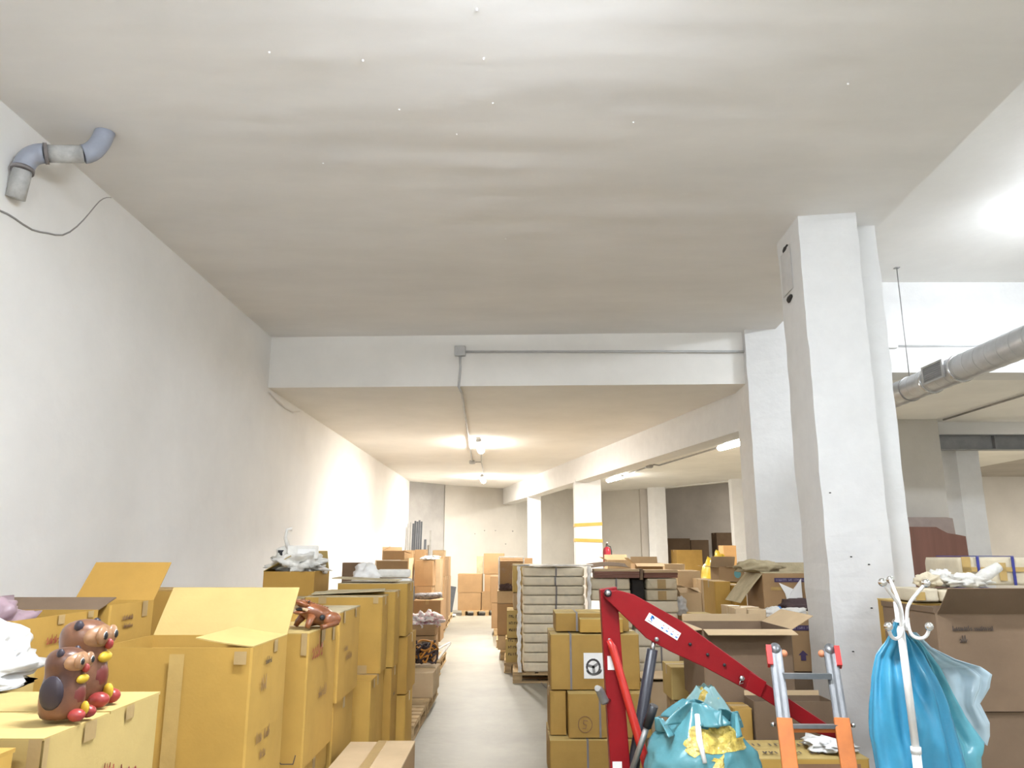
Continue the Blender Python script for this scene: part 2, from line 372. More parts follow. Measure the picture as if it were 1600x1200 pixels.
# a patch of bare render with dark chipped ends on the near column
pa = MB().prism([(-0.14, 0), (0.14, 0), (0.14, 0.42), (-0.12, 0.40)], 0, 0.004).obj('render_patch', 'patch', p1)
pa.matrix_local = Matrix.Translation((2.528, 6.62, 4.08)) @ Matrix.Rotation(-PI / 2 - 0.03, 4, 'Z') @ Matrix.Rotation(PI / 2, 4, 'X')
for z in (4.02, 4.50):
    q = MB().ball((2.53, 6.60, z), (0.01, 0.09, 0.03), 8, 5, lambda p: p + Vector((0, 0.02 * nz(p, 30), 0.02 * nz(p, 25)))).obj('chipped_spot', 'dark', p1)
for px, py in [(1374, 845), (1358, 882), (1381, 1158), (1362, 950), (1333, 1018), (1297, 770), (1330, 870)]:
    p = at_Y(px, py, 6.17); MB().ball(p, (0.010, 0.008, 0.005), 7, 4).obj('nail_hole', 'dark', p1)
p2 = column('column_step', [(3.08, 9.70), (3.63, 9.66), (3.71, 10.35), (3.12, 10.38)], 0, HR, 4, 0.008)
c2 = column('column_taped', [(1.475, 18.0), (2.09, 18.0), (2.09, 18.5), (1.475, 18.5)], 0, 3.45, 6, 0.006)
c1 = column('column_far', [(0.47, 22.9), (0.86, 22.9), (0.86, 23.35), (0.47, 23.35)], 0, 3.45, 8, 0.006)
column('column_end', [(4.92, 27.9), (5.15, 27.75), (5.55, 27.75), (5.6, 28.2), (5.0, 28.35)], 0, HS + 0.05, 9)
column('column_second', [(7.05, 24.6), (7.75, 24.6), (7.75, 25.1), (7.1, 25.1)], 0, HS + 0.05, 10)
# edge beam of the store
struct('trim_1', MB().prism([(5.35, 28.15), (7.3, 25.05), (7.5, 25.2), (5.6, 28.3)], HS - 0.02, 5.05), 'plaster_low')
struct('trim_2', MB().prism([(7.4, 24.95), (9.3, 25.95), (9.2, 26.2), (7.3, 25.2)], HS - 0.02, 5.05), 'plaster_low')
# pier and structure of the far right bay
struct('pier', MB().prism([(6.2, 13.46), (7.62, 13.46), (7.78, 14.3), (6.2, 14.3)], 0, HS + 0.05), 'wall_beige')
struct('beam_end', MB().box(7.6, 13, 13.75, 14.1, 3.82, HS + 0.02), 'plaster')
cr = column('column_right', [(7.86, 14.1), (8.08, 13.8), (8.50, 13.82), (8.5, 14.2)], 0, 3.85, 12)
t = thing('steel_beam', 'grey steel I-beam spanning under the white concrete beam', 'beam', (7.62, 13.5, 3.55))
MB().box(0, 5.2, -0.09, 0.09, 0.255, 0.27).obj('flange', 'beam_grey', t)
MB().box(0, 5.2, -0.09, 0.09, 0.0, 0.015).obj('flange', 'beam_grey', t)
MB().box(0, 5.2, -0.012, 0.012, 0.015, 0.255).obj('web', 'beam_grey', t)
for x in (0.95, 2.4): MB().box(x, x + 0.02, -0.085, 0.085, 0.015, 0.255).obj('stiffener', 'beam_grey', t)
# tape bands round the far column
for z0, dz in ((2.36, 0.03), (2.02, -0.02)):
    mb = MB(); e = 0.012
    pts = [(1.475 - e, 18.0 - e), (2.09 + e, 18.0 - e), (2.09 + e, 18.5 + e), (1.475 - e, 18.5 + e)]
    zz = [z0, z0 + dz, z0 + dz, z0]
    vs = [(x, y, z) for (x, y), z in zip(pts, zz)] + [(x, y, z + 0.075) for (x, y), z in zip(pts, zz)]
    mb.add(vs, [(i, (i + 1) % 4, 4 + (i + 1) % 4, 4 + i) for i in range(4)])
    mb.obj('tape_band', mat('ochre tape', (0.60, 0.40, 0.10), 0.4, 0.05), c2)

# ------------------------------------------------------------------ services
def tube_thing(name, label, cat, pts, r, material, n=8, group=None):
    base = Vector(pts[0]); o = MB().tube([Vector(p) - base for p in pts], r, n).obj(name, material, loc=base)
    return tag(o, label, cat, group)
# drain pipe, top left
def on_wall(px, py, off=0.0):
    p = at_X(px, py, -3.36 + off); return p
def arc(a, b, c, n=6):
    a, b, c = Vector(a), Vector(b), Vector(c)
    return [a * (1 - t) ** 2 + b * 2 * t * (1 - t) + c * t * t for t in [i / n for i in range(n + 1)]]
R_P = 0.062
A0 = at_X(24, 310, -3.31); A1 = at_X(35, 266, -3.27); A2 = at_X(42, 238, -3.27)
B1 = at_Y(72, 240, A2.y + 0.02); B2 = at_Y(130, 241, A2.y + 0.12); B3 = at_Y(152, 240, A2.y + 0.16)
t = thing('drain_pipe', 'blue grey plastic drain pipe bending from wall into ceiling', 'pipe', B2)
MB().tube([Vector(p) - B2 for p in (A0, A1)], R_P * 0.97, 16).obj('lower_pipe', 'pvc_worn', t)
MB().tube([Vector(p) - B2 for p in arc(A1, A2, B1, 8)], R_P * 1.08, 16).obj('elbow', 'pvc', t)
MB().tube([Vector(p) - B2 for p in (B1, B2)], R_P * 0.97, 16).obj('middle_pipe', 'pvc_worn', t)
MB().tube([Vector(p) - B2 for p in arc(B2, B3, (B3.x + 0.02, B3.y + 0.03, HC + 0.01), 7)], R_P * 1.06, 16).obj('elbow', 'pvc', t)
for a, b in ((A1, (A2 - A1)), (B1, (B2 - B1))):
    d = b.normalized() * 0.012
    MB().tube([a - B2 - d, a - B2 + d], R_P * 1.16, 16).obj('collar', 'strap', t)
wp = [on_wall(x, y, 0.015) for x, y in [(-30, 322), (0, 328), (22, 340), (50, 361), (75, 364), (97, 370), (120, 355), (140, 332), (155, 313), (166, 308), (173, 309)]]
sm = []
for a, b in zip(wp[:-1], wp[1:]): sm += [a, a.lerp(b, 0.5)]
sm.append(wp[-1]); sm = [sm[0]] + [(sm[i - 1] + sm[i] * 2 + sm[i + 1]) / 4 for i in range(1, len(sm) - 1)] + [sm[-1]]
tube_thing('wall_cable', 'thin grey cable drooping along white wall below drain pipe', 'cable', sm, 0.007, 'wire', 6)
wp = [at_X(x, y, -3.27) for x, y in [(421, 612), (432, 624), (446, 637), (458, 644), (468, 643)]]
tube_thing('loose_wire', 'short pale wire hanging at the corner of the low ceiling step', 'cable', wp, 0.010, 'white', 6)
# junction box + conduits on the step face
def step_y(x): return 10.08 - (x + 3.31) * 0.0385 - 0.02
jb = at_Y(719, 549, step_y(-0.7)); 
t = thing('junction_box', 'square grey junction box on the white ceiling step', 'junction box', jb)
bevel(MB().box(-0.075, 0.075, -0.05, 0.02, -0.07, 0.07).obj('housing', 'grey_plastic', t), 0.01)
MB().box(-0.065, 0.065, -0.058, -0.05, -0.06, 0.06).obj('cover', 'grey_plastic', t)
pr = at_Y(1153, 550, step_y(3.05))
tube_thing('wall_conduit', 'grey conduit running along the ceiling step to the column', 'conduit', [jb + Vector((0.07, -0.02, -0.01)), pr + Vector((0.08, -0.03, 0))], 0.016, 'conduit')
a = at_Y(1160, 552, 9.93); b = at_Y(1243, 549, 9.93)
tube_thing('wall_conduit', 'grey conduit crossing the face of the column at the step', 'conduit', [a, b], 0.014, 'conduit')
a = at_Y(1389, 541, 9.80); b = at_Y(1760, 540, 9.80)
tube_thing('wall_conduit', 'long grey conduit on the cross beam behind the spiral duct', 'conduit', [a, b], 0.016, 'conduit')
p = at_Y(1392, 537, 9.80); t = thing('junction_box', 'white junction box on the cross beam beside the near column', 'junction box', p)
bevel(MB().box(-0.07, 0.07, -0.05, 0.04, -0.07, 0.07).obj('housing', 'white_metal', t), 0.01)
MB().box(-0.06, 0.06, -0.057, -0.05, -0.06, 0.06).obj('cover', 'white_metal', t)
a = jb + Vector((0, -0.01, -0.06)); b = Vector((jb.x - 0.01, jb.y - 0.02, HL + 0.0))
c_ = at_Z(722, 615, HL - 0.02); d_ = at_Z(730, 672, HL - 0.02)
tube_thing('lamp_conduit', 'grey conduit dropping from junction box towards the ceiling lamp', 'conduit', [a, a.lerp(b, .4) + Vector((.012, -0.01, 0)), b + Vector((0, -0.02, -0.02)), c_, d_, at_Z(738, 722, HL - 0.02)], 0.016, 'conduit')
p = at_Z(738, 722, HL - 0.04); q = at_Z(752, 722, HL - 0.04)
t = thing('junction_box', 'small grey box on low ceiling between the two lamps', 'junction box', p)
bevel(MB().box(-0.07, 0.07, -0.07, 0.07, -0.04, 0.03).obj('housing', 'grey_plastic', t), 0.008)
MB().box(-0.05, 0.05, -0.05, 0.05, -0.046, -0.04).obj('cover', 'grey_plastic', t)
tube_thing('lamp_conduit', 'short conduits joining the lamps of the left bay', 'conduit', [p, q, at_Z(756, 740, HL - 0.04)], 0.014, 'conduit')
tube_thing('lamp_conduit', 'straight conduit from the little box back to the first lamp', 'conduit', [q, at_Z(752, 697, HL - 0.04)], 0.014, 'conduit')

def tube_lamp(label, p, length, cool, power, ang=0.0, vis=True):
    """waterproof strip fitting: base tray, ribbed diffuser, end caps, clips"""
    t = thing('strip_lamp', label, 'lamp', p, ang, 'strip lamps on the ceilings')
    L2 = length / 2
    bevel(MB().box(-0.06, 0.06, -L2, L2, -0.04, 0.0).obj('base_tray', 'grey_plastic', t), 0.01)
    mb = MB(); n = 9; vs = []; fs = []
    for k, y in enumerate((-L2 + 0.02, L2 - 0.02)):
        for i in range(n):
            th = PI * i / (n - 1); vs.append((0.075 * math.cos(th), y, -0.04 - 0.075 * math.sin(th)))
    fs = [(i, i + 1, n + i + 1, n + i) for i in range(n - 1)] + [tuple(range(n)), tuple(range(n, 2 * n))[::-1], (0, n, 2 * n - 1, n - 1)]
    mb.add(vs, fs, True); mb.obj('diffuser', 'lamp_cool' if cool else 'lamp_warm', t)
    for s in (-1, 1):
        bevel(MB().box(-0.05, 0.05, s * L2 - 0.022, s * L2 + 0.022, -0.06, 0.0).obj('end_cap', 'grey_plastic', t), 0.008)
    for y in (-0.3, 0.3): MB().box(-0.08, 0.08, y - 0.012, y + 0.012, -0.05, -0.03).obj('clip', 'steel_dull', t)
    if cool:
        for y in (-0.4, 0.4): MB().tube([(0, y, 0), (0, y, 0.22)], 0.008, 8).obj('hanger_stem', 'grey_plastic', t)
    ld = bpy.data.lights.new('tube_light', 'AREA'); ld.shape = 'RECTANGLE'; ld.size = 0.14; ld.size_y = length
    ld.energy = power; ld.color = COOL if cool else WARM
    lo = bpy.data.objects.new('tube_light', ld); COL.objects.link(lo); lo.parent = t; lo.location = (0, 0, -0.13)
    return t
tube_lamp('lit strip lamp on the low ceiling just past the step', Vector((-0.65, 15.3, HL - 0.03)), 1.3, False, LAMP_POWER['bay'])
tube_lamp('lit strip lamp on the low ceiling near the back wall', Vector((-0.85, 22.2, HL - 0.03)), 1.3, False, LAMP_POWER['bay'])
tube_lamp('lit strip lamp beside the column at the ceiling step', at_Z(1147, 690, HS - 0.05), 1.3, False, LAMP_POWER['bay'], 0.21)
tube_lamp('lit strip lamp behind the taped column', at_Z(961, 745, HS - 0.05), 1.3, False, LAMP_POWER['bay'], 0.21)
tube_lamp('strip lamp on the front ceiling out over the aisle', Vector((0.05, 2.3, HC - 0.22)), 1.3, True, LAMP_POWER['front'], PI / 2)
tube_lamp('added unseen strip lamp on the front ceiling close to the rear wall', Vector((0.05, -2.2, HC - 0.22)), 1.3, True, LAMP_POWER['front'] * 0.35, PI / 2)  # unseen extra lamp, added behind the camera
tube_lamp('strip lamp on the high right ceiling above the duct', Vector((6.1, 7.0, HR - 0.22)), 1.3, True, LAMP_POWER['right'], PI / 2)
tube_lamp('strip lamp on the high right ceiling near the rear', Vector((6.3, 0.5, HR - 0.22)), 1.3, True, LAMP_POWER['right'], PI / 2)
tube_lamp('added hidden strip lamp brightening the far right bay behind the pier', Vector((10.5, 15.1, HS - 0.03)), 1.3, False, LAMP_POWER['bay'] * 2.2, PI / 2)  # added out of sight behind the end beam to brighten this bay
tube_lamp('added unseen strip lamp brightening the far end of the right bay', Vector((17.5, 21.0, 4.27)), 1.3, False, LAMP_POWER['bay'] * 1.3, PI / 2)  # added outside the view to light the far wall
tube_lamp('added unseen strip lamp brightening the dark store beyond the second column', Vector((13.0, 29.5, 4.97)), 1.3, False, LAMP_POWER['bay'] * 1.1, 0.0)  # unseen lamp added to lift the darkness of the store
a = at_Z(1140, 694, HS - 0.04); b = at_Z(1030, 727, HS - 0.04); c = at_Z(1022, 726, HS - 0.04); d = at_Z(975, 743, HS - 0.04)
tube_thing('lamp_conduit', 'dark conduit under the ceiling between lamps of the right bay', 'conduit', [a, b, c, d], 0.02, 'steel_dull')
p = at_Z(1014, 728, HS - 0.03); t = thing('junction_box', 'grey box on right bay ceiling midway along the conduit', 'junction box', p)
bevel(MB().box(-0.1, 0.1, -0.09, 0.09, -0.05, 0.03).obj('housing', 'steel_dull', t), 0.01)
MB().box(-0.08, 0.08, -0.07, 0.07, -0.058, -0.05).obj('cover', 'steel_dull', t)
a = at_Z(1474, 656, HS - 0.03); b = at_Z(1620, 611, HS - 0.03)
tube_thing('ceiling_conduit', 'thin grey conduit slanting across ceiling above the pier', 'conduit', [a, b], 0.017, 'steel_dull')
# spiral duct with rings, inspection grille and hanger
DX, DZ, DR = 4.96, 3.75, 0.15
t = thing('spiral_duct', 'galvanised spiral air duct hung below the right ceiling', 'duct', (DX, 4.0, DZ))
rot = Matrix.Rotation(-PI / 2, 4, 'X')
prof = []; z = 0.0
while z < 10.9:
    prof += [(DR, z), (DR, z + 0.004), (DR, z + 0.175), (DR, z + 0.180), (DR + 0.003, z + 0.184), (DR + 0.003, z + 0.192), (DR, z + 0.196)]; z += 0.196
MB().lathe(prof, 28, rot).obj('duct_tube', 'galv', t)
for y in (4.15, 4.75):
    MB().lathe([(DR + 0.003, y), (DR + 0.014, y + 0.004), (DR + 0.014, y + 0.03), (DR + 0.003, y + 0.034)], 28, rot).obj('joint_ring', 'steel', t)
g = MB().box(-0.012, 0.0, 4.27, 4.65, -0.085, 0.085).obj('grille', 'beam_grey', t); g.location = (-0.145, 0, 0.02)
for y0, y1, z0, z1 in ((4.24, 4.68, 0.085, 0.105), (4.24, 4.68, -0.105, -0.085), (4.24, 4.27, -0.085, 0.085), (4.65, 4.68, -0.085, 0.085)):
    f = MB().box(-0.022, 0.0, y0, y1, z0, z1).obj('grille_frame', 'grey_plastic', g)
for k in range(7):
    MB().box(-0.016, -0.012, 4.27, 4.65, -0.078 + k * 0.024, -0.072 + k * 0.024).obj('louvre', 'steel_dull', g)
for y in (5.26, 0.9):
    MB().tube([(0.0, y, DR), (0.0, y, HR - DZ)], 0.006, 6).obj('hanger_rod', 'steel_dull', t)
    MB().box(-0.03, 0.03, y - 0.03, y + 0.03, HR - DZ - 0.01, HR - DZ).obj('ceiling_plate', 'steel_dull', t)
    MB().lathe([(DR + 0.003, y - 0.012), (DR + 0.009, y - 0.012), (DR + 0.009, y + 0.012), (DR + 0.003, y + 0.012)], 28, rot).obj('hanger_strap', 'steel_dull', t)
# extinguisher on the taped column
p = at_Y(943.5, 880, 17.6)
t = thing('fire_extinguisher', 'red fire extinguisher hung beside the taped column', 'extinguisher', (2.21, 18.15, 1.43))
MB().lathe([(0.05, 0), (0.085, 0.01), (0.09, 0.03), (0.09, 0.38), (0.08, 0.43), (0.05, 0.465), (0.03, 0.475)], 18).obj('cylinder', 'ext_red', t)
MB().lathe([(0.028, 0.475), (0.03, 0.50), (0.02, 0.53)], 12).obj('valve', 'steel_dull', t)
MB().box(-0.015, 0.015, -0.10, 0.03, 0.53, 0.55).obj('lever', 'black', t)
MB().box(-0.012, 0.012, -0.09, 0.0, 0.50, 0.515).obj('carry_handle', 'black', t)
MB().lathe([(0.026, 0), (0.026, 0.012)], 14, Matrix.Translation((0, -0.03, 0.56)) @ Matrix.Rotation(PI / 2, 4, 'X')).obj('gauge', 'white_metal', t)
MB().tube([(0.02, 0, 0.5), (0.08, -0.03, 0.48), (0.105, -0.03, 0.36), (0.10, -0.02, 0.16)], 0.011, 8).obj('hose', 'black', t)
MB().box(-0.12, -0.09, -0.02, 0.02, 0.30, 0.36).obj('bracket', 'steel_dull', t)

for px, py, r in [(55, 806, .03), (372, 825, .012), (380, 826, .01), (70, 690, .012), (410, 645, .02), (102, 311, .012)]:
    p = at_X(px, py, -3.345); MB().ball((p.x - .03 + .009 * (p.y - 4.5), p.y, p.z), (.006, r, r), 8, 5).obj('wall_mark', 'patch', bpy.data.objects['wall_left'])
for px, py, r in [(757, 829, .03), (742, 834, .025), (774, 829, .03), (801, 830, .035), (790, 850, .03)]:
    Yw = 24.98 + (at_Y(px, py, 25.9).x + 2.18) * .76; p = at_Y(px, py, Yw); MB().ball((p.x, p.y, p.z), (r, .03, r * .6), 8, 5).obj('wall_mark', 'wall_grey', bpy.data.objects['wall_back'])

# ================================================================== CARTONS
def ribbon(paths, wd, fmap):
    """flat ink strokes on a face: paths in face coordinates -> one mesh"""
    mb = MB()
    for pts in paths:
        for (a0, b0), (a1, b1) in zip(pts[:-1], pts[1:]):
            d = Vector((a1 - a0, b1 - b0)); 
            if d.length < 1e-6: continue
            d.normalize(); n = Vector((-d.y, d.x)) * wd / 2; e = d * wd * 0.3
            q = [(a0 - e.x + n.x, b0 - e.y + n.y), (a0 - e.x - n.x, b0 - e.y - n.y), (a1 + e.x - n.x, b1 + e.y - n.y), (a1 + e.x + n.x, b1 + e.y + n.y)]
            mb.add([fmap(*p) for p in q], [(0, 1, 2, 3)])
    return mb
def scribble(seed, length, h, words=1):
    """illegible handwriting strokes starting at (0,0)"""
    r = random.Random(seed); out = []; a = 0.0
    for wd in range(words):
        n = max(3, int(length / words / (h * 0.55))); cur = []
        for i in range(n):
            k = r.choice((0, 1, 2))
            tall = h * r.uniform(0.7, 1.25)
            if k == 0: cur += [(a, 0), (a + h * .12, tall), (a + h * .28, 0.0)]
            elif k == 1: cur += [(a, h * .4), (a + h * .2, tall * .7), (a + h * .32, h * .3), (a + h * .1, 0), (a + h * .4, h * .1)]
            else: cur += [(a, tall), (a + h * .05, 0), (a + h * .3, h * .5)]
            if r.random() < .3: out.append(cur); cur = []
            a += h * r.uniform(.42, .6)
        if cur: out.append(cur)
        a += h * 0.5
    return [p for p in out if len(p) > 1]
def face_map(w, d, h, face, off=0.0022):
    """face coords: a from the face centre (rightwards seen from outside), b up from the bottom (or back on top)"""
    if face == 'F': return lambda a, b: (a, -d / 2 - off, b)
    if face == 'R': return lambda a, b: (w / 2 + off, a, b)
    if face == 'L': return lambda a, b: (-w / 2 - off, -a, b)
    return lambda a, b: (a, b, h + off + 0.004)
UNDER = {}
def carton(label, X0, X1, Y0, Y1, z0, z1, m='y', rz=0.0, flaps=None, tape='tape', marks=(), straps=(), bulge=0.006,
           name='cardboard_box', group=None, inner=None, top=None, sup=None, seam='x', fl=None, tabs=()):
    """one carton: body, flaps, tape and print as its parts. flaps: {side: (angle, length, curl)} for an open carton"""
    w, d, h = X1 - X0, Y1 - Y0, z1 - z0
    t = thing(name, label, 'carton', ((X0 + X1) / 2, (Y0 + Y1) / 2, z0), rz, group)
    rr = random.Random(hash(label) % 10007 if False else sum(ord(c) * (i + 1) for i, c in enumerate(label)) % 10007)
    ch = min(0.008, w / 8, d / 8); opened = flaps is not None
    q0 = rr.uniform(0.0, 0.006)
    if not opened: h -= 0.0035 + q0
    # outer skin in rings, faces bulging a little
    ns, nr = 4, 5
    bl = {s: bulge * rr.uniform(0.3, 1.3) for s in range(4)}
    def ring(z, k, inset=0.0, bul=True):
        hx, hy = w / 2 - inset, d / 2 - inset; c = ch if bul else 0.001
        g = math.sin(PI * k); pts = []
        sides = [((-hx + c, -hy), (hx - c, -hy), (0, -1)), ((hx, -hy + c), (hx, hy - c), (1, 0)),
                 ((hx - c, hy), (-hx + c, hy), (0, 1)), ((-hx, hy - c), (-hx, -hy + c), (-1, 0))]
        for s, (a, b, nrm) in enumerate(sides):
            for i in range(ns + 1):
                f = i / ns; e = math.sin(PI * f) * g * bl[s] if bul else 0
                pts.append((a[0] + (b[0] - a[0]) * f + nrm[0] * e, a[1] + (b[1] - a[1]) * f + nrm[1] * e, z))
        return pts
    nn = 4 * (ns + 1); vs = []; fs = []
    ztop = h if opened else h - 0.004
    for k in range(nr): vs += ring(ztop * k / (nr - 1), k / (nr - 1))
    for k in range(nr - 1):
        for i in range(nn): fs.append((k * nn + i, k * nn + (i + 1) % nn, (k + 1) * nn + (i + 1) % nn, (k + 1) * nn + i))
    fs.append(tuple(range(nn))[::-1])
    mb = MB()
    if opened:
        o = len(vs); vs += ring(h, 1, 0.006, False) + ring(0.008, 0, 0.006, False)
        for i in range(nn):
            j = (i + 1) % nn
            fs.append(((nr - 1) * nn + i, (nr - 1) * nn + j, o + j, o + i)); fs.append((o + i, o + j, o + nn + j, o + nn + i))
        fs.append(tuple(o + nn + i for i in range(nn)))
    else: fs.append(tuple((nr - 1) * nn + i for i in range(nn)))
    mb.add(vs, fs); mb.obj('body', m, t)
    tm = top or m
    if not opened:      # two closed flaps meeting at a seam
        g = 0.0025; q = q0
        if seam == 'x': rects = [(-w / 2, w / 2, -d / 2, -g), (-w / 2, w / 2, g, d / 2)]
        else: rects = [(-w / 2, -g, -d / 2, d / 2), (g, w / 2, -d / 2, d / 2)]
        for i, (a, b, c, e) in enumerate(rects):
            f = MB().box(a, b, c, e, h - 0.004, h + 0.001 + (q if i else 0)).obj('flap', tm, t)
        if tape:
            tw = 0.028; dn = min(0.07, h * 0.3)
            mb = MB()
            if seam == 'x':
                mb.box(-w / 2 - .001, w / 2 + .001, -tw, tw, h + .001, h + .0025 + q)
                for s in (-1, 1): mb.box(s * w / 2 - .003, s * w / 2 + .003, -tw, tw, h - dn, h + .001)
            else:
                mb.box(-tw, tw, -d / 2 - .001, d / 2 + .001, h + .001, h + .0025 + q)
                for s in (-1, 1): mb.box(-tw, tw, s * d / 2 - .003, s * d / 2 + .003, h - dn, h + .001)
            mb.obj('tape', tape, t)
    else:
        for s, spec in flaps.items():
            ang, ln, curl = (list(spec) + [0, 0])[:3]
            wd = (w if s in 'FB' else d) - 0.01
            if len(spec) > 3: wd *= spec[3]
            O, A, I = {'F': (Vector((0, -d / 2, h)), Vector((1, 0, 0)), Vector((0, 1, 0))),
                       'B': (Vector((0, d / 2, h)), Vector((-1, 0, 0)), Vector((0, -1, 0))),
                       'L': (Vector((-w / 2, 0, h)), Vector((0, -1, 0)), Vector((1, 0, 0))),
                       'R': (Vector((w / 2, 0, h)), Vector((0, 1, 0)), Vector((-1, 0, 0)))}[s]
            seg = 4; vs = []; fs = []; p = O.copy(); th0 = math.radians(ang)
            rows = []
            for k in range(seg + 1):
                th = th0 + math.radians(curl) * k / seg
                dirn = I * math.cos(th) + Vector((0, 0, 1)) * math.sin(th); nrm = -I * math.sin(th) + Vector((0, 0, 1)) * math.cos(th)
                rows.append((p.copy(), nrm)); p = p + dirn * ln / seg
            for (q, nrm) in rows:
                for a in (-wd / 2, wd / 2):
                    vs += [q + A * a, q + A * a + nrm * 0.005]
            for k in range(seg):
                b = 4 * k
                fs += [(b, b + 2, b + 6, b + 4), (b + 1, b + 5, b + 7, b + 3), (b, b + 4, b + 5, b + 1), (b + 2, b + 3, b + 7, b + 6)]
            e = 4 * seg; fs += [(0, 1, 3, 2), (e, e + 2, e + 3, e + 1)]
            MB().add(vs, fs).obj('flap', inner or tm, t)
    for mk in marks:
        kind, face = mk[0], mk[1]; fm = face_map(w, d, h, face, 0.0025 + bulge)
        if kind == 'ink':        # handwriting: face, a, b, length, height, words, material
            _, _, a, b, ln, hh, nw, im = mk
            ps = [[(a + x, b + y) for x, y in s] for s in scribble(hash((round(a * 1e3), round(b * 1e3), nw)) % 9999, ln, hh, nw)]
            ribbon(ps, max(0.004, hh * 0.10), fm).obj('handwriting', im, t, stuff=True)
        elif kind == 'band':     # printed band a0,a1,b0,b1
            _, _, a0, a1, b0, b1, im = mk
            MB().add([fm(a0, b0), fm(a1, b0), fm(a1, b1), fm(a0, b1)], [(0, 1, 2, 3)]).obj('printed_band' if im.startswith('ink') else ('label' if im in ('white', 'cyan_label') else 'tape'), im, t)
        elif kind == 'print':    # a line of print too small to read: face, a, b, length, height, material
            _, _, a, b, ln, hh, im = mk; r5 = random.Random(int(abs(a * 1e3 + b * 7e3 + ln * 1e4))); x = a; ps = []
            while x < a + ln:
                for _k in range(r5.randint(3, 8)):
                    if x > a + ln: break
                    ps.append([(x, b), (x, b + hh)]); 
                    if r5.random() < .6: ps.append([(x, b + hh * r5.choice((0, .5, 1))), (x + hh * .45, b + hh * r5.choice((0, .5, 1)))])
                    x += hh * .75
                x += hh * .7
            ribbon(ps, hh * .22, face_map(w, d, h, face, 0.0035 + bulge)).obj('printed_text', im, t, stuff=True)
        elif kind == 'text':
            _, _, a, b, size, body, im = mk
            me = text_mesh(body, size); fm2 = face_map(w, d, h, face, 0.0035 + bulge)
            for v in me.vertices: v.co = Vector(fm2(a + v.co.x, b + v.co.y))
            me.materials.clear(); me.materials.append(M[im])
            o = bpy.data.objects.new('printed_text', me); COL.objects.link(o); o.parent = t
        elif kind == 'poly':     # filled printed polygon
            _, _, pts, im = mk
            MB().add([fm(*p) for p in pts], [tuple(range(len(pts)))]).obj('printed_mark', im, t)
        elif kind == 'line':
            _, _, pts, wd, im = mk
            ribbon([pts], wd, fm).obj('printed_mark', im, t)
    for face_axis, pos, im in straps:   # strap all round: 'x' strap at x=pos running over front/top/back
        e = 0.004 + bulge
        if face_axis == 'x':
            mb = MB().box(pos - .008, pos + .008, -d / 2 - e, -d / 2 - e + .003, 0.0, h + .004).box(pos - .008, pos + .008, -d / 2 - e, d / 2 + e, h + .003, h + .006).box(pos - .008, pos + .008, d / 2 + e - .003, d / 2 + e, 0.0, h + .004)
        else:
            mb = MB().box(-w / 2 - e, w / 2 + e, pos - .008, pos + .008, h + .003, h + .006).box(w / 2 + e - .003, w / 2 + e, pos - .008, pos + .008, 0, h + .004).box(-w / 2 - e, -w / 2 - e + .003, pos - .008, pos + .008, 0, h + .004)
        mb.obj('strap', im, t)
    for tb in tabs:                     # short strips of tape folded over a top edge: (face, a, width, length)
        face, a, tw, ln = tb; fm = face_map(w, d, h, face, 0.003 + bulge * 0.4)
        MB().add([fm(a - tw / 2, h - ln), fm(a + tw / 2, h - ln), fm(a + tw / 2, h), fm(a - tw / 2, h)], [(0, 1, 2, 3)]).obj('tape', 'tape', t)
    if sup:                             # what carries it, down to the pallet or floor
        zb, txt = sup[0], sup[1]; n = max(1, round((z0 - zb) / 0.6)); hh = (z0 - zb) / n
        for k in range(n):
            carton(txt if n == 1 else ('%s, %s one' % (txt, 'lower' if k == 0 else ('upper' if k == n - 1 else 'middle'))), X0 + .02, X1 - .02, Y0 + .02, Y1 - .02, zb + k * hh, zb + (k + 1) * hh - 0.003, sup[2] if len(sup) > 2 else m)
    return t
def cpx(label, xl, xr, yt, Y, d, z0, **k):
    """carton whose front face spans pixel columns xl..xr with its top edge on row yt, at distance Y, standing at height z0"""
    a = at_Y(xl, yt, Y); b = at_Y(xr, yt, Y)
    return carton(label, a.x, b.x, Y, Y + d, z0, a.z, **k)
def zpx(py, Y): return at_Y(800, py, Y).z

# ------------------------------------------------------------------ pallets (deck boards, blocks, runners: each its own piece)
PAL = None
def pallet(label, x, y, rz=0.0):
    """0.8 (x) by 1.2 (y) pallet, top at 0.144"""
    global PAL
    if PAL is None:
        PAL = thing('pallet', label, 'pallet', (x, y, 0), rz, 'wooden pallets')
        bd = MB().box(-0.4, 0.4, -0.065, 0.065, 0, 0.02).mesh('deck_board')
        st = MB().box(-0.06, 0.06, -0.6, 0.6, 0, 0.02).mesh('runner')
        bk = MB().box(-0.05, 0.05, -0.065, 0.065, 0, 0.08).mesh('block')
        for me in (bd, st, bk): me.materials.append(M['wood'])
        def put(me, nm, loc):
            o = bpy.data.objects.new(nm, me); COL.objects.link(o); o.parent = PAL; o.location = loc
        for yy in (-0.535, -0.357, -0.178, 0, 0.178, 0.357, 0.535): put(bd, 'deck_board', (0, yy, 0.124))
        for xx in (-0.34, 0, 0.34):
            put(st, 'runner', (xx, 0, 0.104)); put(st, 'runner', (xx, 0, 0.0))
            for yy in (-0.535, 0, 0.535): put(bk, 'block', (xx, yy, 0.022))
        return PAL
    c = copy_tree(PAL); c.location = (x, y, 0); c.rotation_euler = (0, 0, rz); c['label'] = label
    return c

